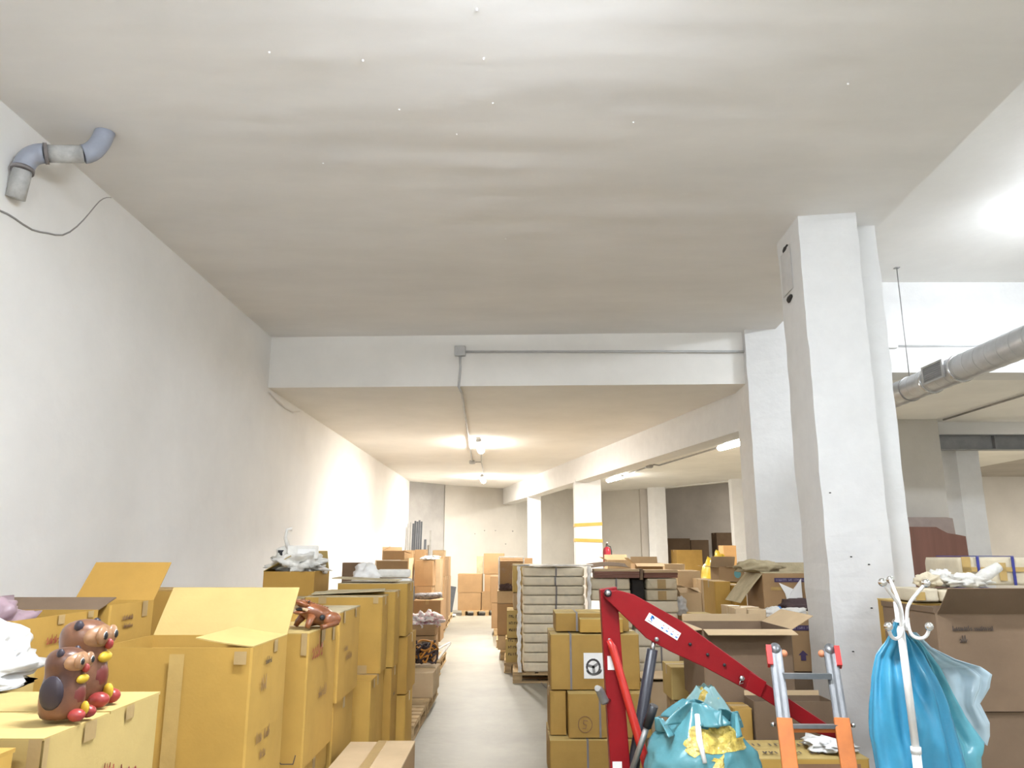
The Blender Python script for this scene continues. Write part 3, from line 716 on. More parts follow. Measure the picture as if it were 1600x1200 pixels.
# ================================================================== LEFT ROW ALONG THE WALL
PT = 0.145
for i, (y, nm) in enumerate([(1.75, 'the painted owls'), (2.97, 'the open yellow box with its lid up'), (4.19, 'the carved frog'), (5.41, 'the brown taped box'), (6.63, 'the narrow upright yellow cartons')]):
    xo = -1.34 if y > 6 else -1.42
    pallet('wooden pallet under the yellow cartons by %s' % nm, xo, y)
    pallet('wooden pallet against the left wall behind %s' % nm, xo - 0.85, y)
pallet('wooden pallet with the little carton of cables on it', -1.34, 9.72)
pallet('empty looking wooden pallet end just past the tall yellow cartons', -1.34, 8.42)
# near boxes
carton('yellow carton corner in front of the owl carton', -1.62, -1.08, 1.27, 1.79, 0.70, 1.34, 'y', bulge=0.004, sup=(PT, 'yellow carton under the carton in front of the owls'))
carton('closed yellow carton with red handwriting carrying two painted owls', -1.76, -1.05, 1.84, 2.42, 0.70, 1.35, 'yi', seam='x', tape=None,
       marks=[('ink', 'R', -.15, .36, .17, .06, 1, 'ink_red'), ('ink', 'R', .03, .44, .16, .065, 1, 'ink_red'), ('ink', 'R', -.02, .49, .05, .03, 1, 'ink_red')],
       tabs=[('R', .10, .045, .035), ('R', -.10, .055, .045), ('R', -.285, .02, .13), ('F', .34, .03, .10)], sup=(PT, 'yellow carton underneath the owl carton'))
carton('yellow carton under the white plastic sheet', -2.45, -1.80, 1.95, 3.05, 0.70, 1.33, 'yi', sup=(PT, 'yellow carton below the one with white plastic sheet'))
carton('big open yellow carton with one wide flap raised', -1.685, -1.05, 3.24, 3.74, 0.695, 1.378, 'y', bulge=0.01, inner='yi',
       flaps={'B': (128, 0.27, 4), 'R': (6, 0.24, 6, 0.98)}, tape=None,
       marks=[('ink', 'R', -.1, .60, .10, .025, 1, 'ink_dark'), ('ink', 'R', -.14, .50, .08, .05, 1, 'ink_brown'), ('ink', 'R', -.16, .30, .22, .04, 2, 'ink_brown'), ('ink', 'R', -.1, .23, .10, .04, 1, 'ink_brown'),
              ('band', 'F', -0.01, 0.05, 0.0, 0.66, 'tape_clear'), ('band', 'F', .25, .30, .62, .67, 'tape')], tabs=[('R', 0.05, .05, .05), ('F', -.29, .05, .12)],
       sup=(PT, 'yellow carton underneath the big open one'))
carton('closed yellow carton carrying the carved wooden frog', -1.66, -1.055, 4.15, 4.79, 0.69, 1.353, 'y', bulge=0.01, top='yi',
       marks=[('ink', 'R', -.28, .52, .26, .09, 1, 'ink_red'), ('ink', 'R', -.1, .30, .20, .05, 1, 'ink_brown'), ('line', 'F', [(.18, .05), (.2, .03), (.26, .03), (.27, .07)], .005, 'ink_dark')],
       tabs=[('R', -.05, .05, .10), ('R', .22, .05, .09), ('F', .28, .03, .11)], sup=(PT, 'yellow carton underneath the frog carton'))
carton('yellow carton with lifted dusty lid behind the frog', -1.72, -1.045, 4.83, 5.45, 0.88, 1.405, 'y', top='d', seam='y',
       marks=[('ink', 'R', -.12, .22, .2, .04, 1, 'ink_brown'), ('ink', 'R', -.18, .28, .12, .03, 1, 'ink_brown')], tabs=[('R', .15, .05, .06), ('R', -.2, .05, .07), ('F', .2, .05, .08)],
       sup=(PT, 'yellow carton with open ragged top edge under the dusty lidded one'))
# gap between, lower front layer
carton('brown carton with a taped top standing out in the aisle', -1.03, -0.63, 4.32, 5.09, 0.0, 0.62, 'b', seam='y', top='p', tape='tape')
for o in [o for o in COL.objects if o.get('label', '').startswith('brown carton with a taped top')]: o.location.x += 0.03
# upright narrow cartons, two tiers
def narrow(label, xr_px, yt, Y, d, z0, wd, m='y', low=None, **k):
    b = at_Y(xr_px, yt, Y)
    return carton(label, b.x - wd, b.x, Y, Y + d, z0, b.z, m, top='d', bulge=0.012, **k)
narrow('narrow upright yellow carton nearest the dusty lid', 598, 931, 6.06, 0.28, 0.87, 0.60, tabs=[('F', -.16, .06, .05), ('F', .25, .04, .05)], marks=[('band', 'F', -.22, -.15, .01, .07, 'tape'), ('band', 'F', .12, .2, .0, .06, 'tape')])
narrow('second narrow upright yellow carton with a creased side', 618, 923, 6.38, 0.28, 0.87, 0.58)
narrow('tall yellow carton at the far end of the upper tier', 637, 910, 6.75, 0.42, 1.07, 0.60)
carton('yellow carton of the lower tier under the creased narrow carton', -1.62, -0.955, 6.39, 6.72, PT, 0.868, 'o', marks=[('ink', 'R', -.1, .5, .1, .03, 1, 'ink_dark')])
carton('yellow carton of the lower tier with a folded flap on top', -1.66, -1.01, 5.78, 6.36, PT, 0.868, 'y', bulge=0.018, tabs=[('R', -.2, .05, .06)])
carton('yellow carton standing between brown taped carton and the tall end carton', -1.62, -0.885, 6.75, 7.20, PT, 0.60, 'y')
carton('upper end carton of yellow cardboard with a dark printed mark', -1.62, -0.885, 6.78, 7.36, 0.603, 1.068, 'o', marks=[('ink', 'R', .0, .33, .12, .06, 1, 'ink_dark')])
# second and third columns towards the wall
carton('open yellow carton holding mauve plastic with its dark flap out', -2.62, -2.0, 3.20, 3.84, 0.82, 1.485, 'y', inner='m', flaps={'B': (163, 0.17, 0), 'L': (140, 0.2, 0)},  # flaps coloured mud brown: their shade is put into the colour
       marks=[('ink', 'R', -.1, .55, .14, .035, 1, 'ink_red')], tabs=[('R', 0.0, .05, .04), ('R', .24, .05, .03)], sup=(PT, 'yellow carton underneath the one with mauve plastic'))
carton('open yellow carton with its back flap raised against the wall', -2.44, -1.99, 3.93, 4.40, 0.82, 1.50, 'y', inner='o', flaps={'B': (132, 0.27, 0)},
       marks=[('ink', 'R', -.12, .60, .13, .02, 1, 'ink_brown'), ('ink', 'R', -.10, .56, .11, .02, 1, 'ink_brown'), ('ink', 'R', -.18, .42, .28, .03, 2, 'ink_brown')],
       tabs=[('R', .12, .06, .08)], sup=(PT, 'yellow carton underneath the one with raised back flap'))
def icons(face, a, b, s, n=3, im='ink_dark'):
    """handling symbols in square frames: glass, umbrella, arrows"""
    out = []
    for k in range(n):
        c = a + k * s * 1.25
        out.append(('line', face, [(c, b), (c + s, b), (c + s, b + s), (c, b + s), (c, b)], s * .06, im))
        if k % 3 == 1:
            out.append(('poly', face, [(c + s * .15, b + s * .5), (c + s * .85, b + s * .5), (c + s * .72, b + s * .78), (c + s * .5, b + s * .88), (c + s * .28, b + s * .78)], im))
            out.append(('line', face, [(c + s * .5, b + s * .5), (c + s * .5, b + s * .15), (c + s * .4, b + s * .15)], s * .07, im))
        elif k % 3 == 0:
            out.append(('poly', face, [(c + s * .25, b + s * .85), (c + s * .75, b + s * .85), (c + s * .62, b + s * .45), (c + s * .38, b + s * .45)], im))
            out.append(('line', face, [(c + s * .5, b + s * .45), (c + s * .5, b + s * .15), (c + s * .3, b + s * .15), (c + s * .7, b + s * .15)], s * .08, im))
        else:
            out.append(('poly', face, [(c + s * .5, b + s * .88), (c + s * .85, b + s * .5), (c + s * .15, b + s * .5)], im))
            out.append(('line', face, [(c + s * .5, b + s * .5), (c + s * .5, b + s * .15)], s * .18, im))
    return out
carton('ochre carton printed with umbrella and glass handling symbols', -2.55, -1.85, 5.15, 5.70, 0.86, 1.515, 'o', marks=icons('F', .02, .40, .075, 3), sup=(PT, 'ochre carton underneath the one with handling symbols', 'o'))
carton('open yellow carton full of scrap paper beside the white wall', -2.14, -1.70, 6.75, 7.30, 1.0, 1.60, 'o', inner='yi', flaps={'R': (-62, 0.24, 0), 'L': (30, 0.26, 0), 'B': (60, .2, 0)},
       sup=(PT, 'ochre carton underneath the one with scrap paper', 'o'))
# dusty loose flaps and packets behind the narrow cartons
carton('ochre carton behind the narrow upright cartons', -2.24, -1.69, 6.00, 6.70, 0.86, 1.40, 'o', top='d', sup=(PT, 'ochre carton at the bottom behind the narrow ones', 'o'))
carton('ochre carton by the wall under the white packets', -1.53, -1.0, 7.40, 8.00, 0.90, 1.44, 'o', top='d', sup=(PT, 'ochre carton below the one with white packets', 'o'))

# ------------------------------------------------------------------ crumpled things
def crumple(name, label, cat, c, r, material, seed, amp=0.25, freq=5.0, nu=40, nv=22, flat=0.0, parent=None, group=None, floor=None, sharp=0.5, shape=None):
    """a crumpled sheet lump: ellipsoid with sharp folds; flat base at 'floor'"""
    c = Vector(c); fl = c.z - r[2] if floor is None else floor
    def fn(u, v):
        th = 2 * PI * u; ph = -PI / 2 + PI * v
        d = Vector((math.cos(ph) * math.cos(th), math.cos(ph) * math.sin(th), math.sin(ph)))
        q = d * freq * 0.5
        n1 = nz(q, 1.0, seed); n2 = abs(nz(q, 2.1, seed + 5)); n3 = abs(nz(q, 4.3, seed + 11))
        k = 1 + amp * (n1 * 1.2 + sharp * (0.5 - 1.6 * n2) + 0.3 * sharp * (0.4 - n3))
        if shape: k *= shape(d)
        p = Vector((d.x * r[0] * k, d.y * r[1] * k, d.z * r[2] * k))
        z = max(c.z + p.z, fl + 0.002)
        return (p.x, p.y, z - fl)
    o = MB().grid(fn, nu, nv, True).obj(name, material, parent, loc=(c.x, c.y, fl))
    if label and not parent: tag(o, label, cat, group)
    elif label: o['label'] = label
    return o
crumple('plastic_sheet', 'heap of crumpled white plastic sheet behind the owls', 'plastic sheet', (-1.88, 2.44, 1.405), (0.38, 0.44, 0.125), 'white_bag', 3, 0.32, 3.6, 72, 40, floor=1.352)
crumple('plastic_bag', 'mauve plastic bag poking out of an open carton', 'plastic bag', (-2.36, 3.50, 1.42), (0.22, 0.24, 0.13), 'mauve', 8, 0.6, 4.0, 48, 26, floor=1.33)
# scrap on the open carton by the wall
crumple('scrap_paper', 'crumpled white scrap paper heaped in the carton by the wall', 'scrap paper', (-1.91, 7.0, 1.66), (0.20, 0.2, 0.10), 'paper', 13, 0.8, 6.0, 44, 24, floor=1.565)
t = thing('foam_block', 'white foam packing block on top of the scrap paper', 'foam block', (-1.86, 6.95, 1.70), 0.3)
bevel(MB().box(-0.14, 0.13, -0.07, 0.07, 0.0, 0.12).obj('block_body', 'paper', t), 0.012)
MB().box(-0.05, 0.10, -0.075, -0.06, 0.03, 0.09).obj('recess', 'white', t)
MB().tube([(-0.13, 0, 0.10), (-0.16, 0, 0.19), (-0.15, 0, 0.26), (-0.11, 0.01, 0.265)], [0.022, 0.016, 0.012, 0.02], 8).obj('torn_strip', 'paper', t)
o = MB().lathe([(0.012, 0), (0.03, 0.10), (0.032, 0.12)], 12).obj('plastic_pot', 'black', loc=(-2.04, 6.9, 1.66)); tag(o, 'small black plastic pot among the scrap paper', 'pot')
crumple('foam_lump', 'white foam lump with a yellow spot beside the paper carton', 'foam lump', (-1.40, 7.60, 1.53), (0.13, 0.12, 0.12), 'white', 21, 0.35, 4.0, floor=1.442)
for i, (x, z, s) in enumerate([(-1.24, 1.442, 'lower'), (-1.25, 1.525, 'upper')]):
    o = bevel(MB().box(-0.16, 0.16, -0.1, 0.1, 0, 0.075).obj('paper_packet', 'paper', loc=(x + .1, 7.66, z)), 0.02); o.rotation_euler.z = 0.1 * i
    tag(o, '%s of two flat white paper packets behind the narrow cartons' % s, 'packet')
for i, (x, y, rz) in enumerate([(-1.30, 6.3, 0.12), (-1.27, 6.9, -0.1)]):
    o = MB().box(-0.28, 0.28, -0.12, 0.12, 0, 0.006).obj('cardboard_sheet', 'd', loc=(x, y, [1.452, 1.53][i])); o.rotation_euler = (0.03, -0.04 * (1 - 2 * i), rz)
    tag(o, 'loose dusty cardboard sheet on the %s narrow yellow carton' % ['second', 'tall end'][i], 'cardboard sheet')

# ------------------------------------------------------------------ carved frog
def frog(loc, rz):
    """croaking frog: hollow body, raised head with open mouth holding a stick, ridged back"""
    t = thing('carved_frog', 'carved brown wooden frog with ridged back on a yellow carton', 'ornament', loc, rz)
    def bodyfn(p):
        k = (p.x + 0.1) / 0.2
        return Vector((p.x, p.y * (1.05 - 0.25 * k), max(0.0, p.z + 0.055 * max(0, k) ** 1.5)))
    subsurf(MB().ball((0, 0, 0.058), (0.105, 0.075, 0.058), 20, 12, bodyfn).obj('frog_body', 'frog', t))
    h = subsurf(MB().ball((0.085, 0, 0.128), (0.055, 0.05, 0.022), 16, 10, lambda p: Vector((p.x, p.y, p.z + 0.35 * (p.x - 0.06)))).obj('head', 'frog', t))
    subsurf(MB().ball((0.088, 0, 0.090), (0.050, 0.046, 0.014), 14, 8).obj('lower_jaw', 'frog', t))
    MB().ball((0.085, 0, 0.108), (0.038, 0.042, 0.010), 12, 6).obj('mouth', 'dark', t)
    MB().tube([(0.09, -0.075, 0.112), (0.09, 0.075, 0.108)], 0.009, 8).obj('stick', 'p', t)
    MB().ball((-0.005, -0.072, 0.060), (0.017, 0.010, 0.017), 12, 7).obj('sound_hole', 'black', t)
    MB().ball((-0.005, 0.072, 0.060), (0.017, 0.010, 0.017), 12, 7).obj('sound_hole', 'black', t)
    for s in (-1, 1):
        MB().ball((0.065, s * 0.034, 0.150), 0.014, 10, 7).obj('eye_bump', 'frog', h)
        MB().ball((0.068, s * 0.046, 0.152), 0.006, 8, 5).obj('pupil', 'black', h)
        MB().ball((-0.065, s * 0.066, 0.045), (0.055, 0.026, 0.045), 12, 8).obj('hind_leg', 'frog', t)
        MB().tube([(-0.09, s * 0.08, 0.03), (-0.02, s * 0.095, 0.012), (0.01, s * 0.10, 0.008)], [0.02, 0.014, 0.016], 8).obj('hind_foot', 'frog', t)
        MB().tube([(0.05, s * 0.055, 0.07), (0.075, s * 0.075, 0.03), (0.085, s * 0.08, 0.006)], [0.025, 0.018, 0.014], 8).obj('fore_leg', 'frog', t)
    for k in range(8):
        x = -0.055 + k * 0.016; z = 0.105 + 0.35 * (x + 0.055)
        MB().box(-0.005, 0.005, -0.02, 0.02, -0.012, 0.010, Matrix.Translation((x, 0, z))).obj('back_ridge', 'frog', t)
    return t
p = at_Y(492, 978, 4.36)
f_ = frog((p.x + 0.005, 4.36, 1.356), PI + 0.65)
f_.scale = (0.98, 0.98, 0.92)
# ------------------------------------------------------------------ painted owls
def owl(label, loc, rz, s):
    t = thing('owl_figurine', label, 'figurine', loc, rz, 'painted wooden owls')
    R = lambda q: tuple(v * s for v in q)
    prof = [(.052, 0), (.062, .02), (.066, .06), (.062, .10), (.055, .125), (.056, .145), (.060, .165), (.056, .19), (.04, .205), (.012, .212)]
    mb = MB().lathe([(r * s, z * s) for r, z in prof], 24); subsurf(mb.obj('owl_body', 'owl', t))
    f = MB().ball(R((0, -.030, .168)), R((.055, .036, .034)), 18, 10).obj('face', 'owl_face', t)
    for k in (-1, 1):
        e = MB().ball(R((k * .026, -.057, .172)), R((.024, .011, .024)), 14, 8).obj('eye_ring', 'owl_face', t)
        MB().ball(R((k * .027, -.064, .173)), R((.012, .005, .012)), 12, 7).obj('eye_white', 'white', e)
        MB().ball(R((k * .028, -.0675, .172)), R((.009, .004, .010)), 10, 6).obj('pupil', 'black', e)
        MB().ball(R((k * .044, -.005, .196)), R((.012, .012, .016)), 10, 7).obj('ear', 'paint_navy', t)
        MB().ball(R((k * .060, .0, .085)), R((.012, .038, .050)), 12, 9).obj('wing', 'paint_navy' if s < 1 else 'owl', t)
        MB().ball(R((k * .030, -.068, .018)), R((.022, .026, .019)), 12, 8).obj('foot', 'paint_red', t)
    MB().ball(R((0, -.064, .150)), R((.009, .012, .014)), 10, 7).obj('beak', 'paint_red', t)
    MB().ball(R((0, -.058, .118)), R((.030, .012, .014)), 12, 7).obj('scarf', 'paint_yellow', t)
    MB().ball(R((0, -.046, .070)), R((.036, .02, .044)), 12, 8).obj('chest', 'paint_maroon', t)
    MB().ball(R((.0, -.075, .034)), R((.008, .014, .020)), 8, 6).obj('tail_patch', 'paint_yellow', t)
    return t
owl('smaller painted brown wooden owl with blue wing', tuple(at_Z(93, 1124, 1.352)), 1.55, 0.80)
owl('larger painted brown wooden owl with yellow scarf', tuple(at_Z(120, 1102, 1.352)), 1.6, 1.05)

# ------------------------------------------------------------------ little carton with cables, pallets further back
carton('small pale carton on a pallet beside the aisle with cables on it', -1.30, -0.905, 9.27, 10.05, PT, 0.413, 'p', seam='x')
def tangle(label, c, r, n, mats, seed, rad=0.012):
    rr = random.Random(seed); t = thing('cable_tangle', label, 'cables', c)
    for k in range(n):
        pts = []
        a = rr.uniform(0, 6.28)
        for i in range(8):
            a += rr.uniform(.5, 1.2)
            pts.append((r[0] * math.cos(a) * rr.uniform(.3, 1), r[1] * math.sin(a) * rr.uniform(.3, 1), max(rad, r[2] * rr.uniform(0.0, 1.0))))
        sm = []
        for i in range(len(pts) - 1):
            for f in (0, .33, .66): sm.append(Vector(pts[i]).lerp(Vector(pts[i + 1]), f))
        sm = [sm[0]] + [(sm[i - 1] + sm[i] + sm[i + 1]) / 3 for i in range(1, len(sm) - 1)] + [sm[-1]]
        MB().tube(sm, rad, 6).obj('cable', mats[k % len(mats)], t)
    return t
tangle('tangle of dark and orange cables on the small pale carton', (-1.07, 9.85, 0.416), (.19, .17, .30), 16, ['tangle', 'tangle', 'tangle_o'], 5)
b1 = carton('brown carton with a torn hole behind the cables', -1.60, -1.20, 12.4, 13.0, PT, 0.50, 'b', marks=[('band', 'F', .0, .12, .2, .27, 'ink_dark')])
carton('open brown carton of pink and white cloths', -1.60, -1.20, 12.45, 13.0, 0.503, 0.665, 'b', flaps={'B': (150, .12, 0)})
crumple('folded_cloths', 'pink and white cloths heaped in the open brown carton', 'cloths', (-1.40, 12.72, 0.70), (0.24, 0.25, 0.11), 'cloth_pink', 31, 0.7, 6.0, 44, 22, floor=0.6)
pallet('wooden pallet under the carton of pink and white cloths', -1.50, 12.85)
pallet('wooden pallet ending beside the white sticks', -1.46, 11.4)
for i, (p0, p1) in enumerate([((684, 1014), (703, 1004)), ((684, 1030), (703, 1006))]):
    a = at_Z(*p0, 0.18 + 0.1 * (1 - i)); b = at_Y(p1[0], p1[1], a.y + .35); d = b - a
    mm = MB().box(-0.02, 0.02, 0, d.length, -0.008, 0.008)
    o = mm.obj('wood_strip', 'white', loc=a); o.rotation_euler = d.to_track_quat('Y', 'Z').to_euler()
    tag(o, ['flat', 'tilted'][i] + ' white wooden strip sticking out over the aisle', 'wood strip')
# ------------------------------------------------------------------ brown stack at the far left
for k, y in enumerate((15.4, 16.6, 17.8, 19.0, 20.3, 21.6)):
    pallet('%s wooden pallet past the pink cloths under the brown aisle stacks' % ['first', 'second', 'third', 'fourth', 'fifth', 'sixth'][k], -1.86 - 0.04 * k, y)
    if k < 3: pallet('%s wooden pallet past the angled carton along the left wall' % ['first', 'second', 'third', 'fourth', 'fifth', 'sixth'][k], -2.76, y)
h0 = zpx(968, 14.9); 
cpx('brown carton under the grey film roll', 646, 689, 938, 14.9, 0.75, PT, m='b', seam='y')
zt = zpx(938, 14.9)
cpx('flat brown carton with an open end behind the film roll', 648, 675, 916, 15.7, 0.6, PT, m='b')
zg = zpx(916, 15.7)
cpx('tall brown carton with white paper on top in the far left stack', 648, 677, 875.5, 15.72, 0.6, zg + .003, m='b')
o = MB().tube([(0, 0, 0), (0.1, 0, 0), (.3, 0.01, 0), (.46, 0.015, .015), (.52, .02, 0.02)], [.05, .062, .064, .06, .045], 12).obj('film_roll', 'grey_roll', loc=(at_Y(648, 934, 15.1).x, 15.1, zt + .066)); tag(o, 'roll of crinkled grey film lying on a brown carton', 'film roll')
Yb = 16.45
for i, (xl, xr, yt, Y, d, z0, lab) in enumerate([
    (658, 689, 873, 16.4, 0.55, PT, 'tall brown carton second in the far left stack'),
    (668, 694, 870.5, 17.1, 0.7, 'a', 'upper brown carton at the aisle edge of the far left stack'),
    (672, 696, 869.5, 18.0, 0.9, 'a', 'upper brown carton third along the aisle edge'),
    (676, 698, 869.5, 19.2, 0.9, 'a', 'upper brown carton fourth along the aisle edge'),
    (680, 700, 869.5, 20.5, 1.0, 'a', 'upper brown carton last along the aisle edge')]):
    if z0 == 'a':
        zm = zpx(901, Y); nm = lab.replace('upper', 'lower')
        cpx(nm, xl, xr - 0.0, 901, Y, d, PT, m='b'); z0 = zm + .003
    cpx(lab, xl, xr, yt, Y, d, z0, m='b' if i else 'p')
# towards the wall
za = zpx(905, 13.2)
carton('wide brown carton turned at an angle in the far left stack', -2.50, -1.95, 13.9, 14.9, 1.05, 1.63, 'b', 0.2, top='p', seam='x', sup=(PT, 'brown carton underneath the wide angled one', 'b'))
pallet('wooden pallet under the wide angled brown carton', -2.22, 14.13)
carton('small open brown carton on top of the wide angled one', -2.38, -2.0, 14.1, 14.65, 1.637, 1.80, 'b', 0.2, flaps={'B': (150, .15, 0), 'L': (30, .15, 0), 'R': (200, .12, 0)})
o = carton('dark brown carton squeezed against the wall by the angled carton', -2.95, -2.66, 13.6, 13.9, 1.0, 1.60, 'm', sup=(0, 'dark brown carton underneath the one squeezed by the wall', 'm'))
carton('narrow brown carton right of the angled one', -2.17, -2.0, 15.2, 15.9, 1.05, 1.67, 'p', sup=(PT, 'brown carton underneath the narrow one', 'b'))
cpx('brown carton peeking over the far left stack before the bars', 629, 645, 859.5, 17.0, 0.5, 1.45, m='b', sup=(PT, 'brown carton underneath the one before the bars', 'b'))
cpx('orange brown carton standing in front of the grey bars', 648, 665, 858.5, 17.4, 0.5, 1.4, m='b', sup=(PT, 'brown carton underneath the one in front of the grey bars', 'b'))
cpx('pale open carton topping the far end of the left stack', 676, 694, 859.5, 19.3, 0.5, zpx(869.5, 19.2) + .004, m='p')
for i, (x, y, z, a) in enumerate([(-1.70, 15.95, zpx(875.5, 15.72) + .006, .3), (-1.72, 16.6, zpx(873, 16.4) + .006, -.3)]):
    o = crumple('paper_scrap', 'white paper scrap on the %s brown carton of the far left stack' % ['tall papered', 'second tall'][i], 'paper', (x, y, z + .025), (.17, .2, .03), 'paper', 40 + i, .6, 5, 24, 12)
# bars leaning in the corner
rr = random.Random(11)
for i, (px, py, m, r) in enumerate([(642, 816, 'bar_grey', .014), (633, 818, 'bar_grey', .012), (628, 838, 'bar_grey', .010), (646, 818, 'bar_dark', .026), (649.2, 814, 'bar_dark', .026), (652.4, 815, 'bar_dark', .026), (655.6, 813, 'bar_dark', .026), (658.8, 815, 'bar_dark', .026), (664.5, 843, 'bar_dark', .035), (669, 852, 'bar_grey', .028), (673, 829, 'bar_grey', .028)]):
    Y = 23.15 + 0.02 * i; p = at_Y(px, py, Y); b = Vector((p.x + 0.0, Y - 0.35, 0))
    if p.x < -3.08: p.x = -3.12; b.x = -3.05
    o = MB().box(-r, r, -r * .6, r * .6, 0, (p - b).length).obj('metal_bar', m, loc=b); o.rotation_euler = (p - b).to_track_quat('Z', 'Y').to_euler()
    tag(o, 'thin metal bar leaning on the grey corner wall' if r < .02 else ('dark steel bar in the bundle leaning in the corner' if i < 8 else ['short dark plank leaning beside the steel bars', 'short grey plank at the foot of the leaning bars', 'tall grey plank leaning right of the steel bars'][i - 8]), 'metal bar' if i < 8 else 'plank', 'bars leaning in the back corner')

# ================================================================== FAR PALLET AND STACKS ALONG THE RIGHT OF THE AISLE
def pal_x(label, x, y): return pallet(label, x, y, PI / 2)      # long side across the view
pallet('wooden pallet under the brown cartons by the back wall', -1.06, 23.5)
pallet('wooden pallet under the tall carton by the back wall', -0.2, 23.5)
Y = 22.95
cpx('lower brown carton on the far pallet by the back wall', 715.5, 751.5, 926, Y, 0.6, PT, m='b')
cpx('upper brown carton on the far pallet by the back wall', 715.5, 753, 896.5, Y, 0.6, zpx(926, Y) + .004, m='b')
cpx('brown carton beside the lower one on the far pallet', 752.5, 768, 925, Y + .02, 0.6, PT, m='b')
cpx('middle brown carton of the tall stack by the back wall', 757, 790, 897, Y + .2, 0.6, zpx(925, Y + .02) + .005, m='b')
cpx('top brown carton of the tall stack by the back wall', 756, 788, 864.5, Y + .2, 0.6, zpx(897, Y + .2) + .003, m='b')
cpx('narrow greyish carton standing behind the tall stack', 745, 755, 869, Y + .83, 0.25, PT, m='d')
o = MB().box(-0.10, 0.10, 0, 0.03, 0, .80).obj('dark_panel', 'bar_dark', loc=(-1.84, 22.9, 0.03)); o.rotation_euler = (0.0, 0.16, 0.3)
tag(o, 'dark panel leaning beside the far pallet of brown cartons', 'panel')
crumple('plastic_sheet', 'scrap of pale film on the floor by the far pallet', 'plastic sheet', (-1.80, 22.5, 0.04), (.18, .25, .04), 'paper', 61, .6, 5, 28, 14, floor=0.0)
# side of aisle, receding
pallet('wooden pallet under the leaning brown cartons across the aisle', 0.0, 17.95); 
pallet('wooden pallet under the yellow printed cartons', 0.28, 12.7)
pallet('wooden pallet under the film wrapped carton', 0.20, 14.1)
pallet('wooden pallet behind the film wrapped carton', 0.10, 15.8)
Y = 17.5
cpx('lower brown carton at the aisle corner past the wrapped carton', 768, 800, 942, Y, 0.9, PT, m='b')
cpx('upper brown carton at the aisle corner past the wrapped carton', 766, 800, 900, Y, 0.9, zpx(942, Y) + .004, m='b')
Y = 13.7
cpx('bottom pale carton of the stack carrying the wrapped carton', 778, 806, 993, Y, 0.9, PT, m='p', seam='y')
cpx('tall brown carton under the flat pale one', 777, 806, 943, Y, 0.9, zpx(993, Y) + .004, m='b')
cpx('flat pale carton under the film wrapped carton', 777, 806, 923, Y, 0.9, zpx(943, Y) + .004, m='p')
zb = zpx(923, Y) + .004
wb = cpx('brown carton wrapped in clear film with torn edges', 780, 818, 876, Y + .06, 0.7, zb, m='b')
def film_sleeve(parent, w, d, h, name='stretch_film', m='film', e=0.012, seed=1, top=True, n=28):
    mb = MB()
    def fn(u, v):
        a = u * 4; k = int(a) % 4; f = a - int(a); hx, hy = w / 2 + e, d / 2 + e
        c = [(-hx, -hy), (hx, -hy), (hx, hy), (-hx, hy)]; p, q = c[k], c[(k + 1) % 4]
        x = p[0] + (q[0] - p[0]) * f; y = p[1] + (q[1] - p[1]) * f; z = v * (h + e)
        j = 0.012 * abs(nz((x * 3, y * 3, z * 9), 1.6, seed)) + 0.006 * nz((x, y, z), 14, seed)
        l = math.hypot(x, y); return (x + x / l * j, y + y / l * j, z)
    mb.grid(fn, 4 * n, 40, True)
    return mb.obj(name, m, parent)
film_sleeve(wb, 0.44, 0.7, zpx(876, Y + .06) - zb, seed=3)
for sx in (-1, 1):
    MB().tube([(sx * .215, -.36 + .01 * nz((0, 0, k), .9), k / 9 * .56) for k in range(10)], [.012 + .006 * abs(nz((k, 1, 0), 1.3)) for k in range(10)], 7).obj('gathered_film', 'film_thick', wb)
MB().tube([(-.22 + .44 * k / 9, -.35, .565 + .006 * nz((k, 0, 0), .9)) for k in range(10)], .014, 7).obj('gathered_film', 'film_thick', wb)
crumple('cloth_bundle', 'dark patterned cloth bundle lying at the foot of the wrapped carton', 'cloth', (at_Y(791, 917, Y).x, Y - .02, zb + .05), (.11, .07, .055), 'cloth_dark', 71, .5, 5, 24, 14, floor=zb)
Y = 16.0
cpx('brown carton behind the film wrapped one', 783, 832, 872, Y, 0.7, 1.10, m='b', sup=(PT, 'brown carton underneath the one behind the wrapped carton', 'b'))
Y = 11.75
def printed(n, r): return [('print', 'F', -.16, .30 - .10 * k, .22 + .08 * (k % 2), .035, 'ink_dark') for k in range(n)]
t = cpx('lower yellow carton with dark print beside the paper bundles', 790, 832, 998, Y + .42, 0.6, PT, m='yi', marks=printed(3, 1))
t = cpx('middle yellow carton with dark print leaning on the paper bundles', 792, 832, 953, Y + .43, 0.6, zpx(998, Y + .42) + .01, m='yi', marks=printed(3, 2))
t = cpx('brown carton between the two yellow printed cartons', 802, 834, 926, Y + .44, 0.6, zpx(953, Y + .43) + .006, m='p')
t = cpx('top yellow carton behind the paper bundles', 801, 834, 881, Y + .44, 0.6, zpx(926, Y + .44) + .006, m='yi'); 

